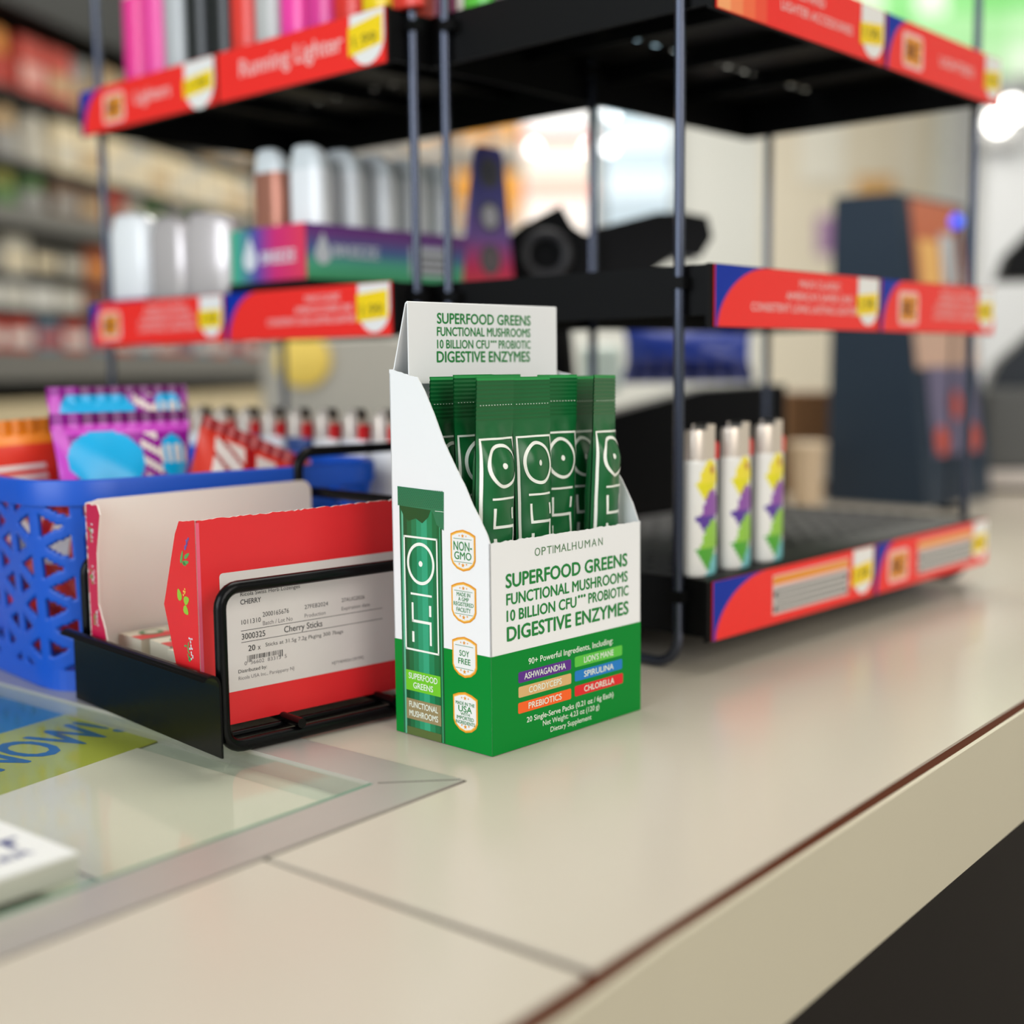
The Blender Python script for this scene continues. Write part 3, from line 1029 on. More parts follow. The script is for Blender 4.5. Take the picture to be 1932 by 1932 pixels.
def at_len(pts, L, s):
    for i in range(len(L) - 1):
        if s <= L[i + 1]:
            t = (s - L[i]) / max(1e-9, L[i + 1] - L[i])
            return (pts[i][0] + (pts[i + 1][0] - pts[i][0]) * t, pts[i][1] + (pts[i + 1][1] - pts[i][1]) * t)
    return pts[-1]


pt_, pl_ = perim(0, 0, BX, BY, BRC)
tot = pl_[-1]
tp = 0.0065   # taper towards the bottom


def wallp(u, v):
    x, y = at_len(pt_, pl_, u * tot)
    k = (1 - v)
    cx, cy = BX / 2, BY / 2
    f = tp * k
    return Vector((x + f * (1 if x < cx else -1) * min(1, abs(x - cx) / (cx * .6)), y + f * (1 if y < cy else -1) * min(1, abs(y - cy) / (cy * .6)), v * 0.0955))


TA, TD, TW = 0.0210, 0.0235, 0.0054


def hole(u, v):
    s, z = u * tot + 0.004, v * 0.0955
    if z < 0.011 or z > 0.0945:
        return False
    w = TW * (1.0 + 0.55 * max(0, 0.05 - z) / 0.05)
    d1 = abs((s / TD + 0.5) % 1 - 0.5) * TD
    p = (z + s * TA / (2 * TD)) / TA
    q = (z - s * TA / (2 * TD)) / TA
    cth = TD / math.hypot(TD, TA / 2)
    d2 = abs((p + 0.5) % 1 - 0.5) * TA * cth
    d3 = abs((q + 0.5) % 1 - 0.5) * TA * cth
    return d1 > 0.0034 and min(d2, d3) > w / 2


b = MB()
NU, NV = int(tot / 0.0013), 73
b.grid(wallp, NU, NV, M_bask, mf=lambda u, v: None if hole(u, v) else M_bask)
b.build('perforated_wall', bask, weld=True, solid=0.0022)
b = MB()
rings = []
for off, z in ((0.0, 0.094), (-0.0030, 0.0945), (-0.0034, 0.1045), (-0.0026, 0.1064), (-0.0010, 0.1070), (0.0020, 0.1066), (0.0026, 0.1050), (0.0022, 0.0940)):
    q, l = perim(off, off, BX - off, BY - off, BRC - off)
    rings.append([(p[0], p[1], z) for p in q[:-1]])
b.loft(rings, M_bask, cap0=False, cap1=False)
b.build('rim', bask)
b = MB()
q, l = perim(tp, tp, BX - tp, BY - tp, BRC - tp)
b.prism([p for p in q[:-1]], (0, 0, 0), X, Y, Z, 0.0105, M_bask)
b.build('bottom', bask, bevel=0.002)


def bag(name, w, h, t, mf, m, nu=64, nv=84, seed=1, crimp=0.008):
    rr = random.Random(seed)
    ph = [rr.uniform(0, 6) for _ in range(4)]
    b = MB()
    for side in (1, -1):
        def fn(u, v):
            uu, vv = u * 2 - 1, v * 2 - 1
            zc = min(v, 1 - v) * h
            k = 0 if zc < crimp else min(1, (zc - crimp) / (0.30 * h))
            k = k * (2 - k)
            d = t / 2 * k * max(0, 1 - abs(uu) ** 2.2) ** 0.8 + 0.0003
            d += 0.0009 * k * math.sin(9 * uu + ph[0] + 5 * vv) * math.sin(7 * vv + ph[1]) * (1 - uu * uu)
            wv = 0.0006 * math.sin(u * 60) * (1 if zc < crimp else 0)
            pin = 1 - 0.07 * k
            return Vector((uu * w / 2 * side * pin, -(d) * side + wv, v * h))
        b.grid(fn, nu, nv, m, mf=(lambda u, v: mf(u if side == 1 else 1 - u, v)))
    return b.build(name, weld=True)


M_purp = mat('bag_purple', (150, 10, 150), 0.28)
M_mag = mat('bag_magenta', (208, 70, 200), 0.3)
M_dpur = mat('bag_dark_purple', (110, 4, 104), 0.28)
M_cyan = mat('bag_cyan', (0, 176, 232), 0.28)
M_bred = mat('bag_red', (226, 50, 28), 0.3)
M_bdred = mat('bag_dark_red', (170, 10, 20), 0.3)
M_borg = mat('bag_orange', (246, 136, 16), 0.3)
M_bwht = mat('bag_white', (236, 224, 216), 0.35)
M_bsky = mat('bag_sky', (90, 160, 220), 0.3)


def purple_map(u, v, sh=0.0):
    v = v + sh
    # cyan splash at left, white lettering, second cyan patch at right
    if v > 0.955:
        return M_purp if u < 0.22 else M_dpur
    if ((u - 0.33) / 0.27) ** 2 + ((v - 0.79) / 0.13) ** 2 < 1:
        return M_cyan
    if 0.60 < u < 0.74 and 0.70 < v < 0.90 and int((v + u * 0.4) * 26) % 2 == 0:
        return M_bwht
    if ((u - 0.85) / 0.12) ** 2 + ((v - 0.78) / 0.11) ** 2 < 1:
        return M_bwht if (abs(v - 0.80) < 0.04 and int(u * 30) % 2 == 0) else M_cyan
    return M_mag if u < 0.10 or v > 0.91 else M_purp


def red_map(u, v):
    if 0.14 < u < 0.40 and 0.62 < v < 0.92:
        return M_bdred if int((v * 2 + u) * 18) % 4 == 0 else M_bwht
    if 0.52 < u < 0.70 and 0.60 < v < 0.90:
        return M_bwht
    if u > 0.80 and 0.6 < v < 0.92:
        return M_borg
    return M_bdred if v > 0.94 or 0.42 < u < 0.5 else M_bred


def orange_map(u, v):
    if v > 0.88:
        return M_borg
    if 0.30 < u < 0.72 and 0.62 < v < 0.80 and int(v * 50) % 2 == 0:
        return M_bwht
    if ((u - 0.82) / 0.12) ** 2 + ((v - 0.58) / 0.10) ** 2 < 1:
        return M_yel
    if 0.3 < u < 0.8 and 0.44 < v < 0.54:
        return M_bwht
    return M_bred


def put_bag(o, x, y, z, yaw, tilt, roll, lb):
    o.location = ground(OC, OF[1], x, y, z)
    o.rotation_euler = (R(tilt), R(roll), OF[1] + R(yaw))
    tag(o, lb, 'candy bag', 'candy bags in the blue basket')


# lying and leaning inside the basket
put_bag(bag('candy_bag', 0.080, 0.125, 0.024, purple_map, M_purp, seed=2), 0.0560, 0.190, 0.014, -2, -7, 0, 'purple candy bag with cyan splash, the front one of the purple pair in the basket')
put_bag(bag('candy_bag', 0.084, 0.130, 0.022, lambda u, v: purple_map(u, v, -0.085 if v < 0.96 else 0), M_purp, seed=5), 0.0700, 0.222, 0.0225, -2, -6, 0, 'purple candy bag with cyan splash, the rear one of the purple pair, standing taller')
put_bag(bag('candy_bag', 0.074, 0.115, 0.022, red_map, M_bred, seed=7), 0.0920, 0.188, 0.016, -6, -8, 24, 'red candy bag with white lettering leaning right of the purple bags')
put_bag(bag('candy_bag', 0.080, 0.120, 0.026, orange_map, M_bred, seed=9), 0.0200, 0.2500, 0.014, 8, -6, -2, 'red orange candy bag with orange top edge at the left of the basket')
put_bag(bag('candy_bag', 0.100, 0.080, 0.016, orange_map, M_borg, seed=12), 0.064, 0.163, 0.012, 4, -6, 0, 'orange red candy bag low in the basket, seen through the openings in its front')
put_bag(bag('candy_bag', 0.080, 0.080, 0.020, red_map, M_bwht, seed=13), 0.0115, 0.200, 0.012, -62, -4, 0, 'white and red candy bag behind the openings at the rounded left corner')

# ================================================================== lighters
M_hood = mat('lighter_hood', (226, 212, 198), 0.3, metal=0.5)
M_wheel = mat('spark_wheel', (120, 116, 112), 0.35, metal=0.9)
M_fork = mat('lighter_button_red', (214, 26, 30), 0.35)
LA, LB = 0.0124, 0.0064


def lighter(name, body_mat, mf=None, hood=True):
    root = thing(name, '', 'lighter')
    b = MB()
    n = 40
    zs = [0.0, 0.0012] + [0.0012 + 0.0593 * k / 48 for k in range(1, 49)] + [0.0615]
    rings = []
    for i, z in enumerate(zs):
        f = 0.93 if i == 0 else (0.95 if i == len(zs) - 1 else 1.0)
        rings.append([(LA * f * math.cos(2 * math.pi * k / n), LB * f * math.sin(2 * math.pi * k / n), z) for k in range(n)])

    def mm(i, k):
        if not mf:
            return body_mat
        a = 2 * math.pi * (k + .5) / n
        if math.sin(a) > 0.2:
            return body_mat
        return mf(LA * math.cos(a), zs[i]) or body_mat
    b.loft(rings, body_mat, mf=mm)
    b.build('body', root)
    b = MB()
    # hood wraps the left two thirds, notch for the wheel
    rg = []
    for z, f in ((0.0612, 0.93), (0.0750, 0.92), (0.0772, 0.84)):
        rg.append([(-0.0030 + 0.0084 * f * math.cos(2 * math.pi * k / 24), LB * f * math.sin(2 * math.pi * k / 24), z) for k in range(24)])
    b.loft(rg, M_hood)
    b.box((-0.0004, -LB * 0.80, 0.0612), (0.0062, -LB * 0.62, 0.0800), M_hood)
    b.box((-0.0004, LB * 0.62, 0.0612), (0.0062, LB * 0.80, 0.0800), M_hood)
    b.build('hood', root)
    b = MB()
    b.loft([[(0.0030 + 0.0036 * math.cos(2 * math.pi * k / 18), yy, 0.0772 + 0.0036 * math.sin(2 * math.pi * k / 18)) for k in range(18)] for yy in (-0.0036, 0.0036)], M_wheel)
    b.build('spark_wheel', root)
    b = MB()
    b.prism([(0.0062, 0.0612), (0.0122, 0.0612), (0.0126, 0.0690), (0.0098, 0.0712), (0.0066, 0.0700)], (0, -0.0035, 0), X, Z, Y, 0.007, M_fork)
    b.build('button', root, bevel=0.0006)
    return root


# ice cream print
IC = [mat('print_lemon', (244, 226, 60), 0.4), mat('print_cone_yellow', (232, 222, 30), 0.4), mat('print_purple', (146, 84, 170), 0.4), mat('print_cone_purple', (92, 58, 156), 0.4),
      mat('print_lime', (150, 204, 70), 0.4), mat('print_cone_green', (84, 170, 52), 0.4), mat('print_aqua', (128, 204, 208), 0.4), mat('print_caramel', (200, 130, 60), 0.4)]


def icecream(x, z):
    x = (x + 0.0050) * 0.78
    def sw(cx, cz, r, h):
        k = (z - cz) / h
        return 0 <= k <= 1 and abs(x - cx) < r * max(0.0, 1 - k ** 1.7) ** 0.62 * (1 + 0.06 * math.sin(k * 20))

    def cone(cx, zt, r, h):
        k = (zt - z) / h
        return 0 <= k <= 1 and abs(x - cx) < r * (1 - k)
    if sw(0.0040, 0.0485, 0.0062, 0.0130):
        return IC[7] if (abs(x - 0.0060) < 0.0014 and abs(z - 0.0555) < 0.0016) else IC[0]
    if sw(0.0058, 0.0315, 0.0068, 0.0140):
        return IC[2]
    if cone(0.0025, 0.0485, 0.0064, 0.0125):
        return IC[1]
    if sw(0.0062, 0.0145, 0.0072, 0.0150):
        return IC[4]
    if cone(0.0022, 0.0315, 0.0068, 0.0125):
        return IC[3]
    if sw(0.0085, -0.006, 0.0074, 0.0170):
        return IC[6]
    if cone(0.0024, 0.0145, 0.0066, 0.0130):
        return IC[5]
    return None


M_lw = mat('lighter_white', (240, 238, 232), 0.3)
ic = lighter('lighter', M_lw, icecream)
TZ = 0.0487   # top of the lowest shelf tray
for i, (x, lb) in enumerate(((0.0150, 'white lighter printed with ice cream cones, nearest the black rod of the right rack'), (0.0490, 'white lighter printed with ice cream cones, middle one of the three on the bottom shelf'),
                             (0.0835, 'white lighter printed with ice cream cones, farthest right of the three on the bottom shelf'))):
    loc = ground(RF[0], RF[1], x, 0.0150, TZ + 0.0003)
    o = ic if i == 0 else dup(ic, loc, RF[1], lb)
    o.location = loc
    o.rotation_euler = (0, 0, RF[1])
    o['label'] = lb
    o['group'] = 'ice cream lighters on the right rack'

# ================================================================== lighter racks
TIERS = (0.0486, 0.2110, 0.3668)     # top faces of the three trays
SK = (0.0300, 0.0255, 0.0290)        # skirt depths
RD = 0.200


def price_label(b, x0, x1, zt, style, tall=0.0312):
    """printed shelf label: local plane y=-0.003, looking along -Y"""
    O = Vector((0, -0.0030, 0))
    z0, z1 = zt - tall, zt
    w = x1 - x0
    b.prism([(x0, z0), (x1, z0), (x1, z1), (x0, z1)], O, X, Z, Y, 0.0008, M_red)
    o = 0.0001
    if style.get('corner', True):
        cw = style.get('cw', 0.040)
        a = [(x0 + 0.0015 + (cw - 0.0015) * (1 - math.cos(t)) ** 0.9, z0 + tall * math.sin(t)) for t in [math.pi / 2 * k / 12 for k in range(13)]]
        b.poly([(x0, z0), (x0 + 0.0015, z0)] + a[1:] + [(x0, z1)], O, X, Z, M_blue, o)
        for p, q in zip(a[:-1], a[1:]):
            b.poly([p, (p[0] + 0.0014, p[1]), (q[0] + 0.0014, q[1]), q], O, X, Z, M_pink, 1.5 * o)
    if style.get('logo') is not None:
        lx = x0 + style['logo']
        zc = (z0 + z1) / 2 - 0.001
        b.poly(rrect(lx - 0.0135, zc - 0.0105, lx + 0.0150, zc + 0.0105, 0.004), O, X, Z, M_lpink, 2 * o)
        b.poly([(lx - 0.0110, zc - 0.0078), (lx + 0.0110, zc - 0.0078), (lx + 0.0130, zc + 0.0078), (lx - 0.0090, zc + 0.0078)], O, X, Z, M_orange, 3 * o)
        b.text('BIC', lx + 0.001, zc - 0.0042, O, X, Z, mat('logo_brown', (120, 62, 20), 0.5), cap=0.0085, width=0.0165, align='C', bold=0.03, off=4 * o)
    for s, xf, zf, cap, wf in style.get('lines', ()):
        b.text(s, x0 + xf * w, z0 + zf * tall, O, X, Z, M_lpink, cap=cap, width=wf * w, align='C', bold=0.015, off=2 * o)
    if style.get('glow'):
        for k, c in enumerate(((255, 170, 110), (252, 140, 86), (250, 108, 64), (246, 78, 50))):
            b.rect(x0 + 0.0004 + k * 0.0115, z0 + 0.0004, x0 + 0.0004 + (k + 1) * 0.0115, z1 - 0.0004, O, X, Z, mat('label_flame_%d' % k, c, 0.4), 1.2 * o)
    if style.get('panel'):
        pa, pb = style['panel']
        b.rect(x0 + pa * w, z0 + 0.0050, x0 + pb * w, z1 - 0.0040, O, X, Z, M_lpink, 2 * o)
        b.rect(x0 + pa * w + 0.0006, z1 - 0.0095, x0 + pb * w - 0.0006, z1 - 0.0050, O, X, Z, M_orange, 3 * o)
        b.rect(x0 + pa * w + 0.0006, z0 + 0.0056, x0 + pb * w - 0.0006, z1 - 0.0110, O, X, Z, mat('label_grey', (196, 194, 188), 0.5), 3 * o)
        for k in range(4):
            zz = z0 + 0.0072 + k * 0.0034
            b.rect(x0 + pa * w + 0.003, zz, x0 + pb * w - 0.003, zz + 0.0012, O, X, Z, M_labg, 4 * o)
        for zz in (z0 + 0.0068, z0 + 0.0150):
            b.rect(x0 + pa * w + 0.0014, zz, x0 + pa * w + 0.0040, zz + 0.0026, O, X, Z, M_ink, 5 * o)
            b.rect(x0 + pb * w - 0.0036, zz, x0 + pb * w - 0.0016, zz + 0.0026, O, X, Z, M_ink, 5 * o)
    if style.get('tag', True):
        tw = style.get('tw', 0.026)
        xa = x1 - tw - 0.0006
        b.poly([(xa, z1 - 0.0004), (xa, z0 + 0.016)] + arc(xa + tw / 2, z0 + 0.016, tw / 2, 180, 360, 12)[1:] + [(x1 - 0.0006, z1 - 0.0004)], O, X, Z, M_wtag, 3 * o)
        sl = style.get('slant', 0.0015)
        ya, yb = z0 + 0.0095, z0 + style.get('yt', 0.0215)
        b.poly([(xa - 0.0012, ya - sl), (x1 - 0.0024, ya + sl), (x1 - 0.0024, yb + sl), (xa - 0.0012, yb - sl)], O, X, Z, M_yel, 4 * o)
        b.text(style.get('price', '1.99'), xa + tw / 2 - 0.002, ya + 0.0030, O, X, Z, mat('price_olive', (150, 130, 10), 0.5), cap=0.0060, width=tw * 0.66, align='C', bold=0.02, off=5 * o)


def tray(b, W, zt, sk, holes):
    """moulded tray: perforated top sheet with a skirt on four sides"""
    t = 0.0022
    xs = [0.0]
    x = 0.012
    while x < W - 0.020:
        xs += [x, x + 0.0135]
        x += 0.0212
    xs.append(W)
    ys = [0.0]
    y = 0.032
    while y < RD - 0.014:
        ys += [y, y + 0.0085]
        y += 0.0148
    ys.append(RD)
    vs, fs = [], []
    for zz in (zt, zt - t):
        base = len(vs)
        nx = len(xs)
        for yy in ys:
            for xx in xs:
                vs.append((xx, yy, zz))
        for j in range(len(ys) - 1):
            for i in range(nx - 1):
                if holes(i, j):
                    continue
                a = base + j * nx + i
                q = (a, a + 1, a + nx + 1, a + nx)
                fs.append(q if zz == zt else q[::-1])
    b.add(vs, fs, mat('tray_grid', (34, 32, 31), 0.55, spec=0.25) if zt < 0.1 else M_blackp)
    if zt < 0.1:
        b.box((0.0024, 0.0024, zt - 0.0135), (W - 0.0024, RD - 0.0024, zt - 0.0120), M_blackp)
    for lo, hi in (((0, 0, zt - sk), (W, 0.0024, zt)), ((0, RD - 0.0024, zt - sk), (W, RD, zt)), ((0, 0.0024, zt - sk), (0.0024, RD - 0.0024, zt)), ((W - 0.0024, 0.0024, zt - sk), (W, RD - 0.0024, zt))):
        b.box(lo, hi, M_blackp)
    # ribs below
    for k in range(1, 4):
        b.box((W * k / 4 - 0.001, 0.0024, zt - 0.012), (W * k / 4 + 0.001, RD - 0.0024, zt - t), M_blackp)


def rack(frame, W, label, styles, seed):
    root = thing('lighter_rack', label, 'rack', (frame[0][0], frame[0][1], 0), frame[1])
    for xx in (-0.0042, W + 0.0042):
        b = MB()
        b.tube([(xx, 0.0155 + p[0], 0.0032 + p[1]) for p in loop_path(0.1665, 0.500, 0.014)], 0.0029, M_rod, closed=True, seg=12)
        b.build('side_frame', root)
    for k, (zt, sk) in enumerate(zip(TIERS, SK)):
        b = MB()
        tray(b, W, zt, sk, (lambda i, j: i % 2 == 1 and j % 2 == 1) if k == 0 else (lambda i, j: i % 2 == 1 and j in (3, 15) and k == 2))
        # clips that hold the tray on the rods
        for yy in (0.016, 0.178):
            for xa, xb in ((-0.0072, 0.0), (W, W + 0.0072)):
                b.box((xa, yy - 0.005, zt - 0.012), (xb, yy + 0.005, zt - 0.006), M_blackp)
        # front price channel
        b.box((-0.0030, -0.0022, zt - 0.0318), (W + 0.0030, 0.0002, zt + 0.0002), M_blackp)
        b.build('shelf_tray', root)
    for k, pair in enumerate(styles):
        if not pair:
            continue
        for i, st in enumerate(pair):
            b = MB()
            xa = 0.0008 if i == 0 else W * st.get('split', 0.511) + 0.0020
            xb = W * st.get('split', 0.511) - 0.0014 if i == 0 else W + 0.0010
            price_label(b, xa, xb, TIERS[k] - 0.0002, st)
            b.build('price_label', root)
    return root


tl3 = [('MAXI CLASSIC', 0.60, 0.72, 0.0040, 0.26), ("AMERICA'S SAFER LINE", 0.60, 0.50, 0.0040, 0.42), ('CONSISTENT LONG LASTING LIGHTER', 0.52, 0.28, 0.0042, 0.66)]
tl3s = [('MAXI CLASSIC', 0.60, 0.76, 0.0034, 0.30), ("AMERICA'S SAFE", 0.60, 0.60, 0.0034, 0.36), ('CONSISTENT QUALITY', 0.60, 0.44, 0.0034, 0.42), ('LASTING LIGHTER', 0.60, 0.28, 0.0034, 0.42)]
right_styles = [
    ({'panel': (0.33, 0.82), 'cw': 0.052, 'slant': 0.001}, {'logo': 0.030, 'panel': (0.34, 0.85), 'cw': 0.026, 'slant': 0.001, 'tw': 0.024}),
    ({'lines': tl3, 'cw': 0.050, 'slant': 0.001}, {'logo': 0.036, 'lines': [(s, x + .04, z, c, w) for s, x, z, c, w in tl3s], 'cw': 0.030, 'slant': 0.0005, 'tw': 0.026}),
    ({'lines': [('FLAMES AND', 0.47, 0.62, 0.0048, 0.26), ('LIGHTER ACCESSORIES', 0.56, 0.34, 0.0048, 0.44)], 'corner': False, 'glow': 1, 'tw': 0.028}, {'logo': 0.034, 'lines': [('LIGHTERS', 0.58, 0.40, 0.006, 0.3)], 'cw': 0.030}),
]
left_styles = [
    ({'lines': tl3s, 'logo': 0.03}, {'lines': tl3}),
    ({'logo': 0.026, 'lines': tl3s, 'cw': 0.018, 'slant': 0.0002, 'tw': 0.026}, {'cw': 0.034, 'panel': None, 'lines': [(s, x + .02, z, c, w * 0.8) for s, x, z, c, w in tl3], 'slant': 0.001, 'yt': 0.026, 'tw': 0.028, 'flag': 1}),
    ({'logo': 0.044, 'lines': [('Lighters', 0.56, 0.42, 0.0085, 0.26)], 'cw': 0.030, 'tw': 0.034}, {'corner': False, 'lines': [('Running Lighter', 0.46, 0.40, 0.0105, 0.62)], 'tw': 0.030, 'yt': 0.026, 'slant': 0.002}),
]
rack(RF, RW, 'black wire rack on the right, its bottom shelf holding only three lighters', right_styles, 1)
rack(LF, LW, 'black wire rack on the left, vapes on its middle shelf', left_styles, 2)

# lighters on the top shelf of the left rack
cols = [('pink', (240, 60, 150)), ('pink', (244, 80, 166)), ('silver grey', (186, 188, 190)), ('black', (30, 32, 34)), ('black', (28, 30, 32)), ('red', (232, 62, 52)), ('pale grey', (192, 192, 190)),
        ('hot pink', (248, 66, 168)), ('magenta', (226, 60, 150)), ('red', (226, 52, 44)), ('yellow', (246, 212, 20)), ('red', (222, 58, 44))]
ordn = ['first', 'second', 'third', 'fourth', 'fifth', 'sixth', 'seventh', 'eighth', 'ninth', 'tenth', 'eleventh', 'twelfth', 'thirteenth', 'fourteenth']
protos = {}


def put_lighter(c, rgb, loc, rz, lb, grp):
    key = rgb
    if key not in protos:
        protos[key] = lighter('lighter', mat('lighter_%02x%02x%02x' % rgb, rgb, 0.25))
        o = protos[key]
        o.location = loc
        o.rotation_euler = (0, 0, rz)
        o['label'] = lb
        o['group'] = grp
    else:
        o = dup(protos[key], loc, rz, lb, grp)
    return o


for i, (c, rgb) in enumerate(cols):
    x = 0.0500 + i * 0.0262
    lb = '%s lighter, %s from the left on the top shelf of the left rack' % (c, ordn[i])
    put_lighter(c, rgb, ground(LF[0], LF[1], x, 0.0145, TIERS[2] + 0.0003), LF[1], lb, 'lighters on the top shelf of the left rack')
for c, rgb, fr, x, y, rz, lb in (('red', (196, 60, 50), LF, LW - 0.010, 0.034, 90, 'red lighter between the two middle rods, at the end of the left rack top shelf'),
                                 ('purple', (140, 20, 96), LF, LW - 0.010, 0.054, 90, 'purple lighter between the two middle rods, at the end of the left rack top shelf'),
                                 ('green', (96, 200, 70), RF, 0.010, 0.166, -90, 'bright green lighter at the rear corner of the right rack top shelf'),
                                 ('grey', (110, 108, 106), RF, 0.010, 0.142, -90, 'dark grey lighter between the green and cyan ones on the right rack top shelf'),
                                 ('cyan', (60, 190, 224), RF, 0.010, 0.118, -90, 'cyan lighter beside the grey one on the right rack top shelf'),
                                 ('red', (220, 60, 50), RF, 0.115, 0.0145, 0, 'red lighter at the front of the right rack top shelf')):
    put_lighter(c, rgb, ground(fr[0], fr[1], x, y, TIERS[2] + 0.0003), fr[1] + R(rz), lb, 'lighters along the shelf ends')

# white lighters on the lowest shelf of the left rack
def band(x, z):
    return None


wl = [(238, 238, 240), (236, 236, 238), (240, 238, 236), (232, 234, 240), (70, 96, 150), (234, 232, 232), (60, 84, 140), (240, 236, 232), (236, 232, 234), (238, 236, 234)]
wn = ['white', 'white', 'white', 'white', 'blue', 'white', 'blue', 'white', 'white', 'white']
for i in range(10):
    x = 0.0600 + i * 0.0278
    put_lighter(wn[i], wl[i], ground(LF[0], LF[1], x, 0.0145, TIERS[0] + 0.0058), LF[1], '%s lighter, %s from the left in the row behind the blue basket' % (wn[i], ordn[i]), 'lighters on the bottom shelf of the left rack')

b = MB()
b.box((0, 0, 0), (0.290, 0.026, 0.0054), M_blue)
b.box((0, 0, 0.0054), (0.290, 0.0012, 0.016), M_blue)
o = b.build('lighter_tray', bevel=0.0005)
place(o, ground(LF[0], LF[1], 0.0420, 0.0030, TIERS[0] + 0.0002), LF[1])
tag(o, 'low blue tray under the row of lighters behind the blue basket', 'tray')

# ================================================================== vapes and their display box
M_vw = mat('vape_white', (246, 248, 250), 0.2, coat=0.6)
M_vs = mat('vape_silver', (212, 204, 204), 0.25, metal=0.35)
M_vb = mat('vape_copper', (186, 124, 104), 0.3, metal=0.4)
M_vtip = mat('vape_tip_clear', (226, 232, 234), 0.15)


def vape(name, m, w, d, h, tip=M_vtip):
    root = thing(name, '', 'vape')
    b = MB()
    rg = [sring(w / 2 * f, d / 2 * f, z, e=3.2) for z, f in ((0, 0.94), (0.0015, 1), (h * 0.80, 1), (h * 0.815, 0.97))]
    b.loft(rg, m)
    b.build('body', root)
    b = MB()
    rg = [sring(w / 2 * fx, d / 2 * fy, z, e=3.0, cx=cx) for z, fx, fy, cx in ((h * 0.812, 0.95, 0.95, 0), (h * 0.88, 0.93, 0.90, 0.0), (h * 0.945, 0.80, 0.78, -w * 0.05), (h * 0.985, 0.62, 0.6, -w * 0.12), (h, 0.48, 0.42, -w * 0.15))]
    b.loft(rg, tip)
    b.build('mouthpiece', root)
    return root


VZ = TIERS[1] + 0.0003
g = 'vapes on the middle shelf of the left rack'
v1 = vape('vape', M_vw, 0.050, 0.022, 0.0640, M_vw)
place(v1, ground(LF[0], LF[1], 0.0260, 0.022, VZ + 0.003), LF[1])
v1['label'] = 'short white vape at the left end of the left rack middle shelf'
v1['group'] = g
v2 = vape('vape', M_vs, 0.046, 0.022, 0.0600, M_vs)
place(v2, ground(LF[0], LF[1], 0.0790, 0.022, VZ), LF[1])
v2['label'] = 'short silver vape between the white one and another silver one on the middle shelf'
v2['group'] = g
dup(v2, ground(LF[0], LF[1], 0.1230, 0.026, VZ), LF[1] + R(14), 'short silver vape nearest the purple display box', g)
b = MB()
b.box((0, 0, 0), (0.048, 0.03, 0.0026), mat('purple_tray', (120, 40, 120), 0.4))
o = b.build('card_tray')
place(o, ground(LF[0], LF[1], 0.002, 0.008, VZ - 0.0002), LF[1])
tag(o, 'flat purple card under the short white vape', 'card')

b = MB()
b.box((0, 0, 0), (0.086, 0.176, 0.0082), M_blackp)
o = b.build('riser', bevel=0.0008)
place(o, ground(LF[0], LF[1], 0.1460, 0.0195, VZ - 0.0002), LF[1])
tag(o, 'flat black riser under the purple display box', 'riser')
VZB = VZ + 0.0082
# display box with tall header
M_gl = gradient_mat('box_print_left', 'X', [(0.0, (60, 190, 140)), (0.35, (90, 70, 170)), (0.6, (214, 40, 120)), (1.0, (236, 60, 90))], 0.0, 0.081)
M_gr = gradient_mat('box_print_right', 'Z', [(0.0, (70, 170, 110)), (0.28, (86, 190, 150)), (0.55, (80, 110, 170)), (0.85, (126, 60, 146)), (1.0, (110, 50, 140))], 0.0, 0.036)
M_gh = gradient_mat('box_print_header', 'Z', [(0.0, (236, 70, 70)), (0.14, (226, 40, 100)), (0.35, (130, 90, 170)), (0.6, (84, 80, 160)), (1.0, (62, 56, 140))], 0.0, 0.104)
vb = thing('vape_display_box', 'purple pink and green display box holding tall white vapes on the middle shelf', 'box', ground(LF[0], LF[1], 0.1485, 0.021, VZB), LF[1])
w_, d_, h_ = 0.0805, 0.172, 0.0360
b = MB()
b.box((0, 0, 0), (w_, 0.0008, h_), M_gl)
b.build('front_panel', vb)
b = MB()
b.box((w_ - 0.0008, 0.0008, 0), (w_, d_, h_), M_gr)
lo_ = Vector((w_, 0, 0))
b.text('BREEZE', 0.024, 0.0155, lo_, Y, Z, mat('print_pale', (222, 226, 232), 0.5), cap=0.0075, width=0.040, bold=0.02, off=0.0001)
b.poly(arc(0.0150, 0.0165, 0.0068, 150, 390, 14) + [(0.0150, 0.0310)], lo_, Y, Z, MATS['print_pale'], 0.0001)
b.rect(0.094, 0.0060, 0.134, 0.0260, lo_, Y, Z, MATS['print_pale'], 0.0001)
for k in range(3):
    b.rect(0.097, 0.0085 + k * 0.0052, 0.131, 0.0110 + k * 0.0052, lo_, Y, Z, M_labg, 0.0002)
b.build('side_panel', vb)
b = MB()
b.box((0, 0.0008, 0), (0.0008, d_, h_), M_gr)
b.box((0.0008, 0.0008, 0), (w_ - 0.0008, d_, 0.0012), M_gr)
b.build('box_tray', vb)
b = MB()
b.poly([], (0, 0, 0), X, Z, M_gl) if False else None
b.text('BREEZE', 0.034, 0.0120, (0, 0, 0), X, Z, MATS['print_pale'], cap=0.0075, width=0.036, bold=0.02, off=0.0001)
b.poly(arc(0.0210, 0.0150, 0.0075, 150, 390, 14) + [(0.0210, 0.0310)], (0, 0, 0), X, Z, MATS['print_pale'], 0.0001)
b.build('front_print', vb)
b = MB()
hp = [(0.146, 0.0), (0.203, 0.0), (0.192, 0.100), (0.188, 0.104), (0.166, 0.104), (0.162, 0.100)]
b.prism(hp, (w_ + 0.0002, 0, 0), Y, Z, -X, 0.003, M_gh)
hO = Vector((w_ + 0.0002, 0, 0))
M_ring = mat('print_grey_ring', (86, 84, 92), 0.4)
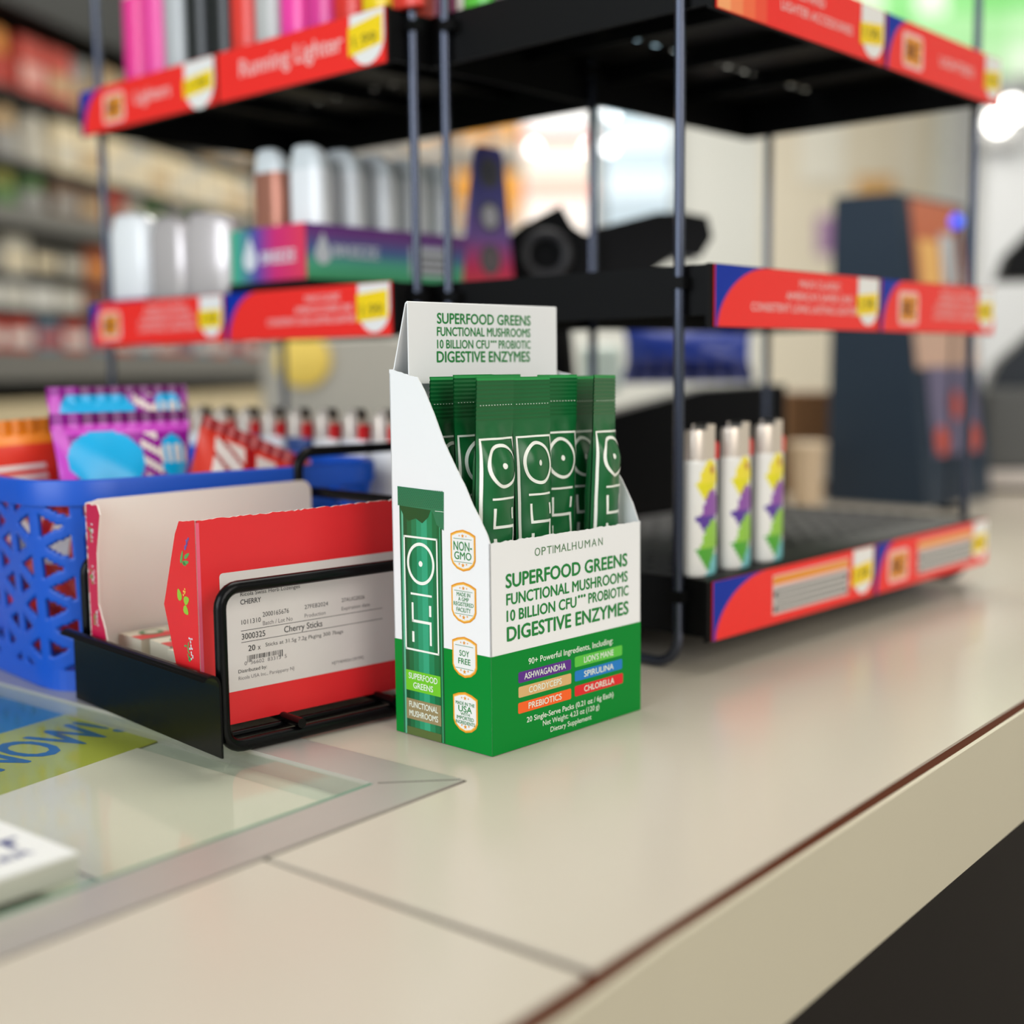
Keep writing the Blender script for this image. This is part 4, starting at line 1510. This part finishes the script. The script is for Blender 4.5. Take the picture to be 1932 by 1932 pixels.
for zc, c in ((0.085, (70, 70, 84)), (0.053, (200, 198, 206)), (0.021, (110, 100, 104))):
    b.poly(arc(0.1765, zc, 0.0115, 0, 345, 20), hO, Y, Z, M_ring, 0.0001)
    b.poly(arc(0.1765, zc, 0.0085, 0, 345, 20), hO, Y, Z, mat('print_disc_%d' % int(zc * 1e3), c, 0.4), 0.0002)
b.build('header', vb)
M_v = vape('vape', M_vw, 0.0300, 0.0170, 0.0880, M_vtip)
gg = 'tall vapes in the display box'
tall = [(0.1960, 0.050), (0.1960, 0.082), (0.1960, 0.114), (0.1960, 0.146), (0.2130, 0.0380), (0.2130, 0.070), (0.2130, 0.102), (0.2130, 0.134)]
rows_ = 'far near'.split()
first = True
for i in range(5):
    y = 0.0420 + i * 0.0292
    lb = 'tall white vape, %s from the front in the purple display box' % ordn[i]
    loc = ground(LF[0], LF[1], 0.2110, y, VZB + 0.0014)
    if first:
        o = M_v
        first = False
        o.location = loc
        o['label'] = lb
        o['group'] = gg
    else:
        o = dup(M_v, loc, 0, lb, gg)
    o.rotation_euler = (0, 0, LF[1] + R(8))
o = vape('vape', M_vb, 0.0300, 0.0170, 0.0890, M_vtip)
place(o, ground(LF[0], LF[1], 0.1750, 0.0380, VZB + 0.0014), LF[1])
o['label'] = 'tall copper brown vape at the left front of the purple display box'
o['group'] = gg
o = dup(M_v, ground(LF[0], LF[1], 0.1720, 0.0700, VZB + 0.0014), LF[1], 'tall white vape behind the copper one in the purple display box', gg)
o = dup(M_v, ground(LF[0], LF[1], 0.1720, 0.1080, VZB + 0.0014), LF[1], 'tall white vape at the rear left of the purple display box', gg)

# ================================================================== wall shelving behind the counter, far left
M_shelf = mat('shelf_black', (16, 16, 16), 0.6)
M_rail = mat('shelf_rail_grey', (104, 102, 98), 0.5)
shelf = thing('wall_shelving', 'tall black shelving along the left wall, packed with jars and boxes', 'shelving', (SF[0][0], SF[0][1], 0), SF[1])
SX0, SX1, SDP = -0.9, 1.75, 0.24
b = MB()
b.box((SX0, 0.0, -0.95), (SX1, SDP, 0.105), mat('cabinet_beige', (198, 182, 148), 0.6))
b.build('base_cabinet', shelf)
b = MB()
b.box((SX0, SDP, 0.105), (SX1, SDP + 0.02, 1.5), M_shelf)
b.build('back_panel', shelf)
b = MB()
b.box((SX0, -0.02, 0.83), (SX1, SDP, 0.93), M_shelf)
b.build('header_panel', shelf)
rowz = [0.686, 0.557, 0.468, 0.345, 0.283, 0.201]
for z in rowz:
    b = MB()
    b.box((SX0, 0.0, z - 0.012), (SX1, SDP, z), M_shelf)
    b.build('shelf_board', shelf)
for z0, z1 in ((0.432, 0.468), (0.145, 0.201)):
    b = MB()
    b.box((SX0, -0.012, z0), (SX1, -0.001, z1), M_rail)
    b.build('price_rail', shelf)


def jar(name, body, cap, r, h, capf=0.28):
    root = thing(name, '', 'jar')
    b = MB()
    b.lathe([(r * 0.9, 0), (r, 0.004), (r, h * (1 - capf) - 0.006), (r * 0.8, h * (1 - capf))], body, seg=20)
    b.build('body', root)
    b = MB()
    b.lathe([(r * 0.86, h * (1 - capf)), (r * 0.88, h * 0.95), (r * 0.7, h), (0.001, h)], cap, seg=20)
    b.build('cap', root)
    return root


def pbox(name, body, band, w, d, h):
    root = thing(name, '', 'box')
    b = MB()
    b.box((-w / 2, 0, 0), (w / 2, d, h), body)
    b.build('carton', root, bevel=0.002)
    b = MB()
    b.rect(-w / 2 + 0.004, h * 0.2, w / 2 - 0.004, h * 0.55, (0, -0.0004, 0), X, Z, band)
    b.build('front_label', root)
    return root


ROWN = ['top', 'second', 'third', 'fourth', 'fifth', 'lowest']
bgc = dict(orange=(206, 130, 50), rust=(160, 80, 44), cream=(226, 206, 168), tan=(176, 148, 110), grey=(150, 148, 144), red=(176, 54, 40), purple=(130, 110, 150), olive=(134, 134, 60), green=(84, 120, 66),
           beige=(214, 198, 166), dark=(66, 62, 56), white=(214, 212, 206), blue=(92, 116, 136), pink=(206, 150, 140), pale=(190, 184, 170), brown=(110, 84, 64))
seq = [
    ['jar:orange:grey', 'jar:rust:grey', 'jar:orange:red', 'box:red:pink', 'box:red:tan', 'jar:grey:tan', 'box:tan:red', 'box:grey:dark', 'jar:cream:dark', 'box:tan:grey', 'box:dark:grey', 'box:tan:grey', 'box:grey:tan', 'box:tan:grey'],
    ['jar:cream:grey', 'jar:tan:tan', 'jar:tan:grey', 'jar:pale:pale', 'box:beige:pale', 'box:beige:tan', 'box:beige:pale', 'box:pale:beige', 'box:beige:tan', 'box:beige:pale', 'box:pale:beige', 'box:beige:pale', 'box:beige:tan', 'box:pale:tan'],
    ['jar:orange:rust', 'jar:purple:pink', 'jar:olive:green', 'jar:green:grey', 'box:brown:grey', 'box:brown:tan', 'box:red:brown', 'jar:pale:pale', 'jar:green:pale', 'box:grey:green', 'box:green:pale', 'jar:pale:grey', 'box:brown:tan', 'box:grey:tan'],
    ['jar:green:dark', 'box:dark:grey', 'box:pale:beige', 'box:dark:beige', 'box:dark:pale', 'box:rust:orange', 'box:dark:blue', 'box:blue:grey', 'box:grey:blue', 'box:dark:pale', 'box:dark:grey', 'box:blue:grey', 'box:dark:pale', 'box:dark:grey'],
    ['box:white:white', 'box:white:white', 'box:white:pale', 'box:white:white', 'box:pale:white', 'box:rust:brown', 'box:blue:grey', 'box:white:grey', 'box:grey:blue', 'box:white:pale', 'box:pale:white', 'box:white:pale', 'box:grey:white', 'box:white:grey'],
    ['box:blue:red', 'box:red:white', 'box:red:white', 'box:blue:red', 'box:red:white', 'box:blue:red', 'box:red:white', 'box:blue:white', 'box:red:white', 'box:red:blue', 'box:blue:white', 'box:red:white', 'box:blue:red', 'box:red:white'],
]
heights = [0.108, 0.098, 0.072, 0.072, 0.050, 0.066]
pcache = {}
for r_, items in enumerate(seq):
    for i, it in enumerate(items):
        kind, c1, c2 = it.split(':')
        x = -0.105 + i * 0.092 + (0.012 if r_ % 2 else 0)
        h = heights[r_]
        loc = ground(SF[0], SF[1], x, 0.045 if kind == 'jar' else 0.012, rowz[r_] + 0.0004)
        lb = '%s %s, %s from the left on the %s row of the left wall shelving' % (c1, kind, ordn[i], ROWN[r_])
        if it + str(h) in pcache:
            o = dup(pcache[it + str(h)], loc, SF[1], lb)
        else:
            m1 = mat('stock_' + c1, bgc[c1], 0.5)
            m2 = mat('stock_' + c2, bgc[c2], 0.5)
            o = jar('stock_jar', m2, m1, 0.038, h, 0.45) if kind == 'jar' else pbox('stock_box', m1, m2, 0.082, 0.12, h)
            pcache[it + str(h)] = o
            place(o, loc, SF[1])
            o['label'] = lb
        o['group'] = 'stock on the %s row of the wall shelving' % ROWN[r_]

# pale green canopy sign above the shelving
b = MB()
b.box((0, 0, 0), (1.75, 0.05, 0.75), mat('canopy_green', (150, 178, 140), 0.6, noise=0.25, nscale=5))
o = b.build('canopy_sign', bevel=0.01)
place(o, (-2.5, 5.545, 1.42), 0)
tag(o, 'pale green sign panel high behind the left rack', 'sign')

# ================================================================== things behind the racks
# grey machine with yellow disc below the left rack's middle shelf
mach = thing('counter_machine', 'pale grey machine with yellow disc, half hidden behind the left rack', 'machine', ground(CF[0], CF[1], 0.78, 0.80 + 0.35, -0.0), R(12))
mach.location = (-0.245, 1.62, 0.0)
b = MB()
b.prism([(-0.06, -0.95), (0.14, -0.95), (0.14, 0.185), (0.09, 0.20), (-0.06, 0.19)], (0, 0, 0), X, Z, Y, 0.12, mat('machine_grey', (172, 168, 158), 0.5))
b.build('housing', mach, bevel=0.006)
b = MB()
b.lathe([(0.034, 0), (0.034, 0.006), (0.030, 0.008)], mat('disc_yellow', (238, 206, 96), 0.5))
d_ = b.build('disc', mach)
d_.rotation_euler = (R(90), 0, 0)
d_.location = (-0.012, -0.0005, 0.172)

# black scanner on a stand, behind the right rack
scn = thing('barcode_scanner', 'black barcode scanner on a stand, seen between the shelves of the right rack', 'scanner', (0.041, 1.08, 0.0), R(0))
b = MB()
b.prism([(-0.088, 0.225), (-0.05, 0.256), (-0.030, 0.272), (0.000, 0.287), (0.010, 0.270), (0.018, 0.265), (0.030, 0.262), (0.030, 0.225)], (0, -0.035, 0), X, Z, Y, 0.07, M_blackp)
b.build('head', scn, bevel=0.006)
b = MB()
b.prism([(0.028, 0.270), (0.078, 0.282), (0.098, 0.282), (0.118, 0.278), (0.122, 0.262), (0.112, 0.246), (0.096, 0.250), (0.060, 0.226), (0.028, 0.225)], (0, -0.022, 0), X, Z, Y, 0.045, mat('scanner_grey_black', (14, 13, 15), 0.45, spec=0.2))
b.build('handle', scn, bevel=0.008)
b = MB()
b.tube([(-0.012 + 0.0165 * math.cos(2 * math.pi * k / 20), -0.040, 0.248 + 0.0165 * math.sin(2 * math.pi * k / 20)) for k in range(20)], 0.0045, mat('ring_dark_grey', (58, 57, 60), 0.4), closed=True)
b.build('lens_ring', scn)
b = MB()
b.tube([(0.0, 0.0, 0.006), (0.0, 0.0, 0.12), (-0.006, 0.0, 0.19), (-0.01, 0.0, 0.235)], 0.016, M_blackp)
b.lathe([(0.055, 0), (0.055, 0.008), (0.03, 0.016), (0.016, 0.022)], M_blackp)
b.build('stand', scn)
# black terminal with a blue pouch on it
b = MB()
b.prism([(-0.10, 0.0), (0.105, 0.0), (0.105, 0.142), (0.03, 0.138), (-0.10, 0.105)], (0, 0, 0), X, Z, Y, 0.13, M_blackp)
o = b.build('card_terminal', bevel=0.006)
place(o, (0.150, 1.215, 0.0), R(-4))
tag(o, 'black terminal body standing behind the bottom shelf of the right rack', 'machine')
term = o
M_nb = mat('pouch_blue', (28, 58, 160), 0.3)
M_nb2 = mat('pouch_navy', (22, 34, 100), 0.3)


def pouch_map(u, v):
    if v < 0.42 and (int(u * 14) % 2 == 0):
        return mat('pouch_letter', (90, 94, 150), 0.4)
    return M_nb if v > 0.3 else M_nb2


pb_ = bag('tobacco_pouch', 0.125, 0.062, 0.03, pouch_map, M_nb, seed=31)
place(pb_, (0.170, 1.255, 0.1435), R(-4))
tag(pb_, 'dark blue pouch standing on the black terminal behind the right rack', 'pouch')
b = MB()
b.box((-0.02, 0, 0), (0.02, 0.02, 0.045), mat('tag_pale_mint', (224, 240, 232), 0.3))
o = b.build('price_tag', bevel=0.006)
place(o, (0.085, 1.235, 0.135), R(-4))
tag(o, 'pale mint tag beside the dark blue pouch on the black terminal', 'tag')
# paper cup and brown carton
cup = thing('paper_cup', 'small beige paper cup standing behind the right rack', 'cup', (0.337, 1.475, 0.0005), 0)
b = MB()
b.lathe([(0.016, 0), (0.0205, 0.068), (0.0190, 0.068), (0.015, 0.003)], mat('cup_beige', (214, 190, 160), 0.6))
b.build('cup_wall', cup)
b = MB()
b.lathe([(0.0212, 0.067), (0.0222, 0.069), (0.0212, 0.0715), (0.0195, 0.070)], mat('cup_rim', (226, 206, 178), 0.6))
b.build('rim', cup)
bx = thing('cardboard_box', 'brown cardboard box with white flaps on the counter behind the right rack', 'box', (0.392, 1.62, 0.0005), R(12))
b = MB()
b.box((-0.05, 0, 0), (0.06, 0.09, 0.125), mat('cardboard', (132, 94, 60), 0.7, noise=0.1, nscale=20))
b.build('carton', bx, bevel=0.002)
b = MB()
b.prism([(-0.03, 0.02), (0.03, 0.005), (0.03, 0.09)], (0, -0.003, 0), X, Z, Y, 0.002, M_white)
b.build('flap', bx)

# slate display stand with slanted front
M_slate = mat('slate_blue_panel', (44, 58, 74), 0.45, spec=0.3)
std = thing('display_stand', 'tall slate blue display stand behind the right rack, poster panel on its slanted front', 'display', (0.366, 1.505, 0.0005), R(-42))
# local x along the side panel, y into depth (front face is at the right end)
b = MB()
b.prism([(0.0, 0.0), (0.122, 0.0), (0.079, 0.346), (0.004, 0.348)], (0, 0, 0), X, Z, Y, 0.006, M_slate)
b.build('side_panel', std)
b = MB()
b.prism([(0.0, 0.0), (0.122, 0.0), (0.079, 0.346), (0.004, 0.348)], (0, 0.176, 0), X, Z, Y, 0.006, M_slate)
b.build('side_panel', std)
b = MB()
fdir = Vector((0.079 - 0.122, 0, 0.346)).normalized()
fO = Vector((0.122, 0.006, 0.0))
b.prism([(0, 0.0), (0.170, 0.0), (0.170, 0.3485), (0, 0.3485)], fO, Y, fdir, fdir.cross(Y).normalized() * 1.0, 0.006, M_slate)
b.build('front_board', std)
b = MB()
fp = [((0.02, 0.23), (0.13, 0.345), (208, 120, 88)), ((0.03, 0.245), (0.075, 0.30), (250, 196, 120)), ((0.080, 0.25), (0.12, 0.31), (210, 216, 220)), ((0.0, 0.155), (0.144, 0.232), (216, 180, 160)), ((0.02, 0.055), (0.13, 0.156), (118, 112, 140)),
      ]
for xc, zc in ((0.088, 0.112), (0.044, 0.072), (0.130, 0.072)):
    b.poly(arc(xc, zc, 0.017, 0, 345, 20), fO, Y, fdir, mat('poster_red_disc', (208, 94, 80), 0.4), 0.0036)
for k, ((xa, za), (xb, zb), c) in enumerate(fp):
    b.rect(xa * 1.17, za, xb * 1.17, zb, fO, Y, fdir, mat('poster_print_%d' % k, c, 0.4), 0.0008 + 0.0003 * k)
b.build('poster_panel', std)
b = MB()
b.box((0.004, 0.006, 0.0), (0.112, 0.176, 0.004), M_slate)
b.build('base', std)
led = thing('indicator_light', 'small glowing blue light on a thin stem right of the slate display stand', 'light', (0.4735, 1.400, 0.0005), 0)
b = MB()
b.lathe([(0.014, 0), (0.014, 0.004), (0.002, 0.006), (0.0016, 0.302), (0.0016, 0.303)], M_blackp)
b.build('stem', led)
b = MB()
b.lathe([(0.0008, -0.0015), (0.0045, 0.0), (0.0062, 0.005), (0.0045, 0.010), (0.0008, 0.0115)], mat('led_blue', (16, 84, 240), 0.3, emit=1.6), c=(0, 0, 0.303))
b.build('bulb', led)

# grey cash register at the far right
reg = thing('cash_register', 'grey cash register with tilted black screens at the right end of the counter', 'cash register', (0.597, 1.612, 0.0005), R(-12))
b = MB()
b.box((-0.01, 0, 0.026), (0.36, 0.30, 0.128), mat('register_grey', (84, 84, 82), 0.5))
b.build('body', reg, bevel=0.006)
b = MB()
b.box((-0.018, -0.012, 0.006), (0.36, 0.30, 0.026), mat('register_base_pale', (206, 196, 188), 0.4))
b.build('base_strip', reg, bevel=0.002)
b = MB()
b.box((0.0, 0.01, 0.0), (0.35, 0.28, 0.006), M_blackp)
b.build('feet', reg)
b = MB()
b.prism([(-0.005, 0.128), (0.36, 0.128), (0.36, 0.30), (0.09, 0.235), (0.01, 0.160)], (0, 0.02, 0), X, Z, Y, 0.06, mat('screen_slate', (26, 32, 40), 0.35))
b.build('lower_screen', reg, bevel=0.004)
b = MB()
b.prism([(0.010, 0.262), (0.36, 0.262), (0.36, 0.46), (0.12, 0.40), (0.020, 0.295)], (0, 0.06, 0), X, Z, Y, 0.05, M_blackp)
b.box((0.20, 0.075, 0.22), (0.26, 0.10, 0.27), M_blackp)
b.build('upper_screen', reg, bevel=0.004)

# ================================================================== far background
def lit(name, rgb, e):
    return mat(name, rgb, 0.5, emit=e)


# glowing panels added on the back wall for two bright windows
sg = thing('lit_sign', 'glowing red and white sign on the far wall, seen between the racks', 'sign', (0.05, 5.50, 0.0), 0)
b = MB()
b.box((0, 0, 0.70), (0.31, 0.06, 1.60), mat('sign_frame', (120, 120, 118), 0.5))
b.build('frame', sg)
b = MB()
for x0_, z0_, x1_, z1_, c, e_ in ((0.01, 0.71, 0.30, 0.85, (255, 246, 240), 1.0), (0.01, 0.85, 0.30, 0.93, (250, 196, 182), .8), (0.01, 0.93, 0.30, 0.985, (226, 232, 220), .8), (0.01, 0.985, 0.30, 1.08, (255, 236, 224), 1.1), (0.01, 1.08, 0.30, 1.13, (240, 160, 156), .7),
                                  (0.01, 1.13, 0.30, 1.28, (255, 255, 255), 1.3), (0.01, 1.28, 0.30, 1.35, (190, 190, 214), .8), (0.01, 1.35, 0.30, 1.59, (255, 255, 255), 1.0)):
    b.rect(x0_, z0_, x1_, z1_, (0, -0.001, 0), X, Z, lit('sign_%d_%d' % (int(z0_ * 100), c[2]), c, e_ * 0.42))
for x_, z_ in ((0.055, 1.06), (0.285, 1.06)):
    b.poly(arc(x_, z_, 0.014, 0, 340, 16), (0, -0.003, 0), X, Z, lit('sign_spot', (255, 255, 255), 8))
b.build('sign_face', sg)
sg2 = thing('lit_sign', 'glowing pale blue and white sign right of the red and white one', 'sign', (0.385, 5.50, 0.0), 0)
b = MB()
b.box((0, 0, 0.70), (0.31, 0.06, 1.60), MATS['sign_frame'])
b.build('frame', sg2)
b = MB()
for z0_, z1_, c, e_ in ((0.71, 0.86, (190, 208, 220), .7), (0.86, 0.96, (224, 240, 250), .9), (0.96, 1.06, (200, 220, 232), .8), (1.06, 1.16, (232, 244, 252), 1.0), (1.16, 1.22, (180, 208, 222), .8), (1.22, 1.34, (226, 246, 255), 1.0), (1.34, 1.59, (170, 206, 226), .9)):
    b.rect(0.01, z0_, 0.30, z1_, (0, -0.001, 0), X, Z, lit('sign2_%d' % int(z0_ * 100), c, e_ * 0.42))
for x_, z_ in ((0.035, 1.06), (0.04, 1.20)):
    b.poly(arc(x_, z_, 0.014, 0, 340, 16), (0, -0.003, 0), X, Z, MATS['sign_spot'])
b.build('sign_face', sg2)
# snack bags hanging left of the glowing panels
M_so = mat('snack_orange', (255, 176, 44), 0.5)
M_sw = mat('snack_pale', (226, 220, 210), 0.4)


def snack_map(u, v):
    return M_sw if (v < 0.22 or (0.36 < v < 0.5 and u < 0.6)) else M_so


pan = thing('snack_board', 'grey backing panel on the far wall behind the orange snack bags', 'panel', (-0.62, 5.52, 0.55), 0)
b = MB()
b.box((0, 0, 0), (0.60, 0.05, 1.1), mat('panel_grey', (176, 172, 166), 0.6))
b.build('board', pan)
for i, (x, z, lb) in enumerate(((-0.36, 1.02, 'orange snack bag at the upper left of the grey far panel'), (-0.155, 1.02, 'orange snack bag in the upper middle of the grey far panel'), (-0.02, 1.02, 'orange snack bag at the upper right of the grey far panel'),
                                (-0.36, 0.70, 'orange snack bag at the lower left of the grey far panel'), (-0.155, 0.70, 'orange snack bag in the lower middle of the grey far panel'), (-0.02, 0.70, 'orange snack bag at the lower right of the grey far panel'))):
    o = bag('snack_bag', 0.13, 0.26, 0.06, snack_map, M_so, nu=12, nv=16, seed=40 + i)
    place(o, (x, 5.46, z), 0)
    tag(o, lb, 'snack bag', 'snack bags on the far panel')
# pale posters and warm patches on the wall behind the slate stand
for i, (x, z, w, h, c, lb) in enumerate(((1.22, 0.92, 0.19, 0.42, (244, 240, 226), 'pale cream poster on the far wall above the slate stand'), (1.46, 0.78, 0.16, 0.16, (226, 178, 112), 'small orange poster on the far wall beside the cream one'),
                                         (1.30, 0.62, 0.09, 0.16, (170, 130, 176), 'small purple poster on the far wall below the cream one'), (1.62, 0.90, 0.10, 0.36, (240, 232, 214), 'narrow cream poster on the far wall beside the grey column'))):
    b = MB()
    b.box((0, 0, 0), (w, 0.008, h), mat('wall_poster_%d' % i, c, 0.6))
    o = b.build('wall_poster', bevel=0.002)
    place(o, (x, 5.566, z), 0)
    tag(o, lb, 'poster')
b = MB()
b.box((0, 0, 0), (0.70, 0.02, 1.5), mat('wall_panel_beige', (238, 228, 206), 0.65))
o = b.build('wall_panel')
place(o, (1.08, 5.578, -0.2), 0)
tag(o, 'beige wall panel on the far wall behind the cream posters', 'panel')
# green lit window poster high at right
gp = thing('lit_sign', 'large green and white lit sign high at the right', 'sign', (1.00, 4.30, 1.06), R(-2))
b = MB()
b.box((0, 0, 0), (1.4, 0.06, 0.9), MATS['sign_frame'])
b.build('frame', gp)
b = MB()
rg_ = random.Random(5)
for i in range(14):
    for j in range(9):
        g_ = rg_.choice(((120, 196, 116), (150, 206, 146), (170, 214, 166), (206, 226, 204), (110, 190, 104), (190, 220, 186)))
        b.rect(0.005 + i * 0.0993, 0.005 + j * 0.0988, 0.005 + (i + 1) * 0.0993, 0.005 + (j + 1) * 0.0988, (0, -0.001, 0), X, Z, lit('green_lit_%d' % g_[0], tuple(int(q * 0.86) for q in g_), 0.06))
b.build('sign_face', gp)
# bare bulbs
lamp = thing('wall_lamp', 'bright white double bulb lamp at the right, above the grey column base', 'lamp', (1.612, 4.36, 0.985), 0)
b = MB()
b.box((-0.05, 0.01, -0.12), (0.08, 0.035, 0.03), mat('lamp_plate', (160, 160, 160), 0.4))
b.tube([(0.0, 0.035, -0.06), (0.0, 0.5, -0.06)], 0.01, MATS['lamp_plate'])
b.build('bracket', lamp)
M_bulb = lit('bulb_white', (255, 252, 244), 9)
for x, z in ((-0.022, -0.050), (0.022, -0.012)):
    b = MB()
    b.lathe([(0.001, -0.032), (0.022, -0.024), (0.031, 0), (0.022, 0.024), (0.001, 0.032)], M_bulb, c=(x, -0.035, z))
    b.build('bulb', lamp)
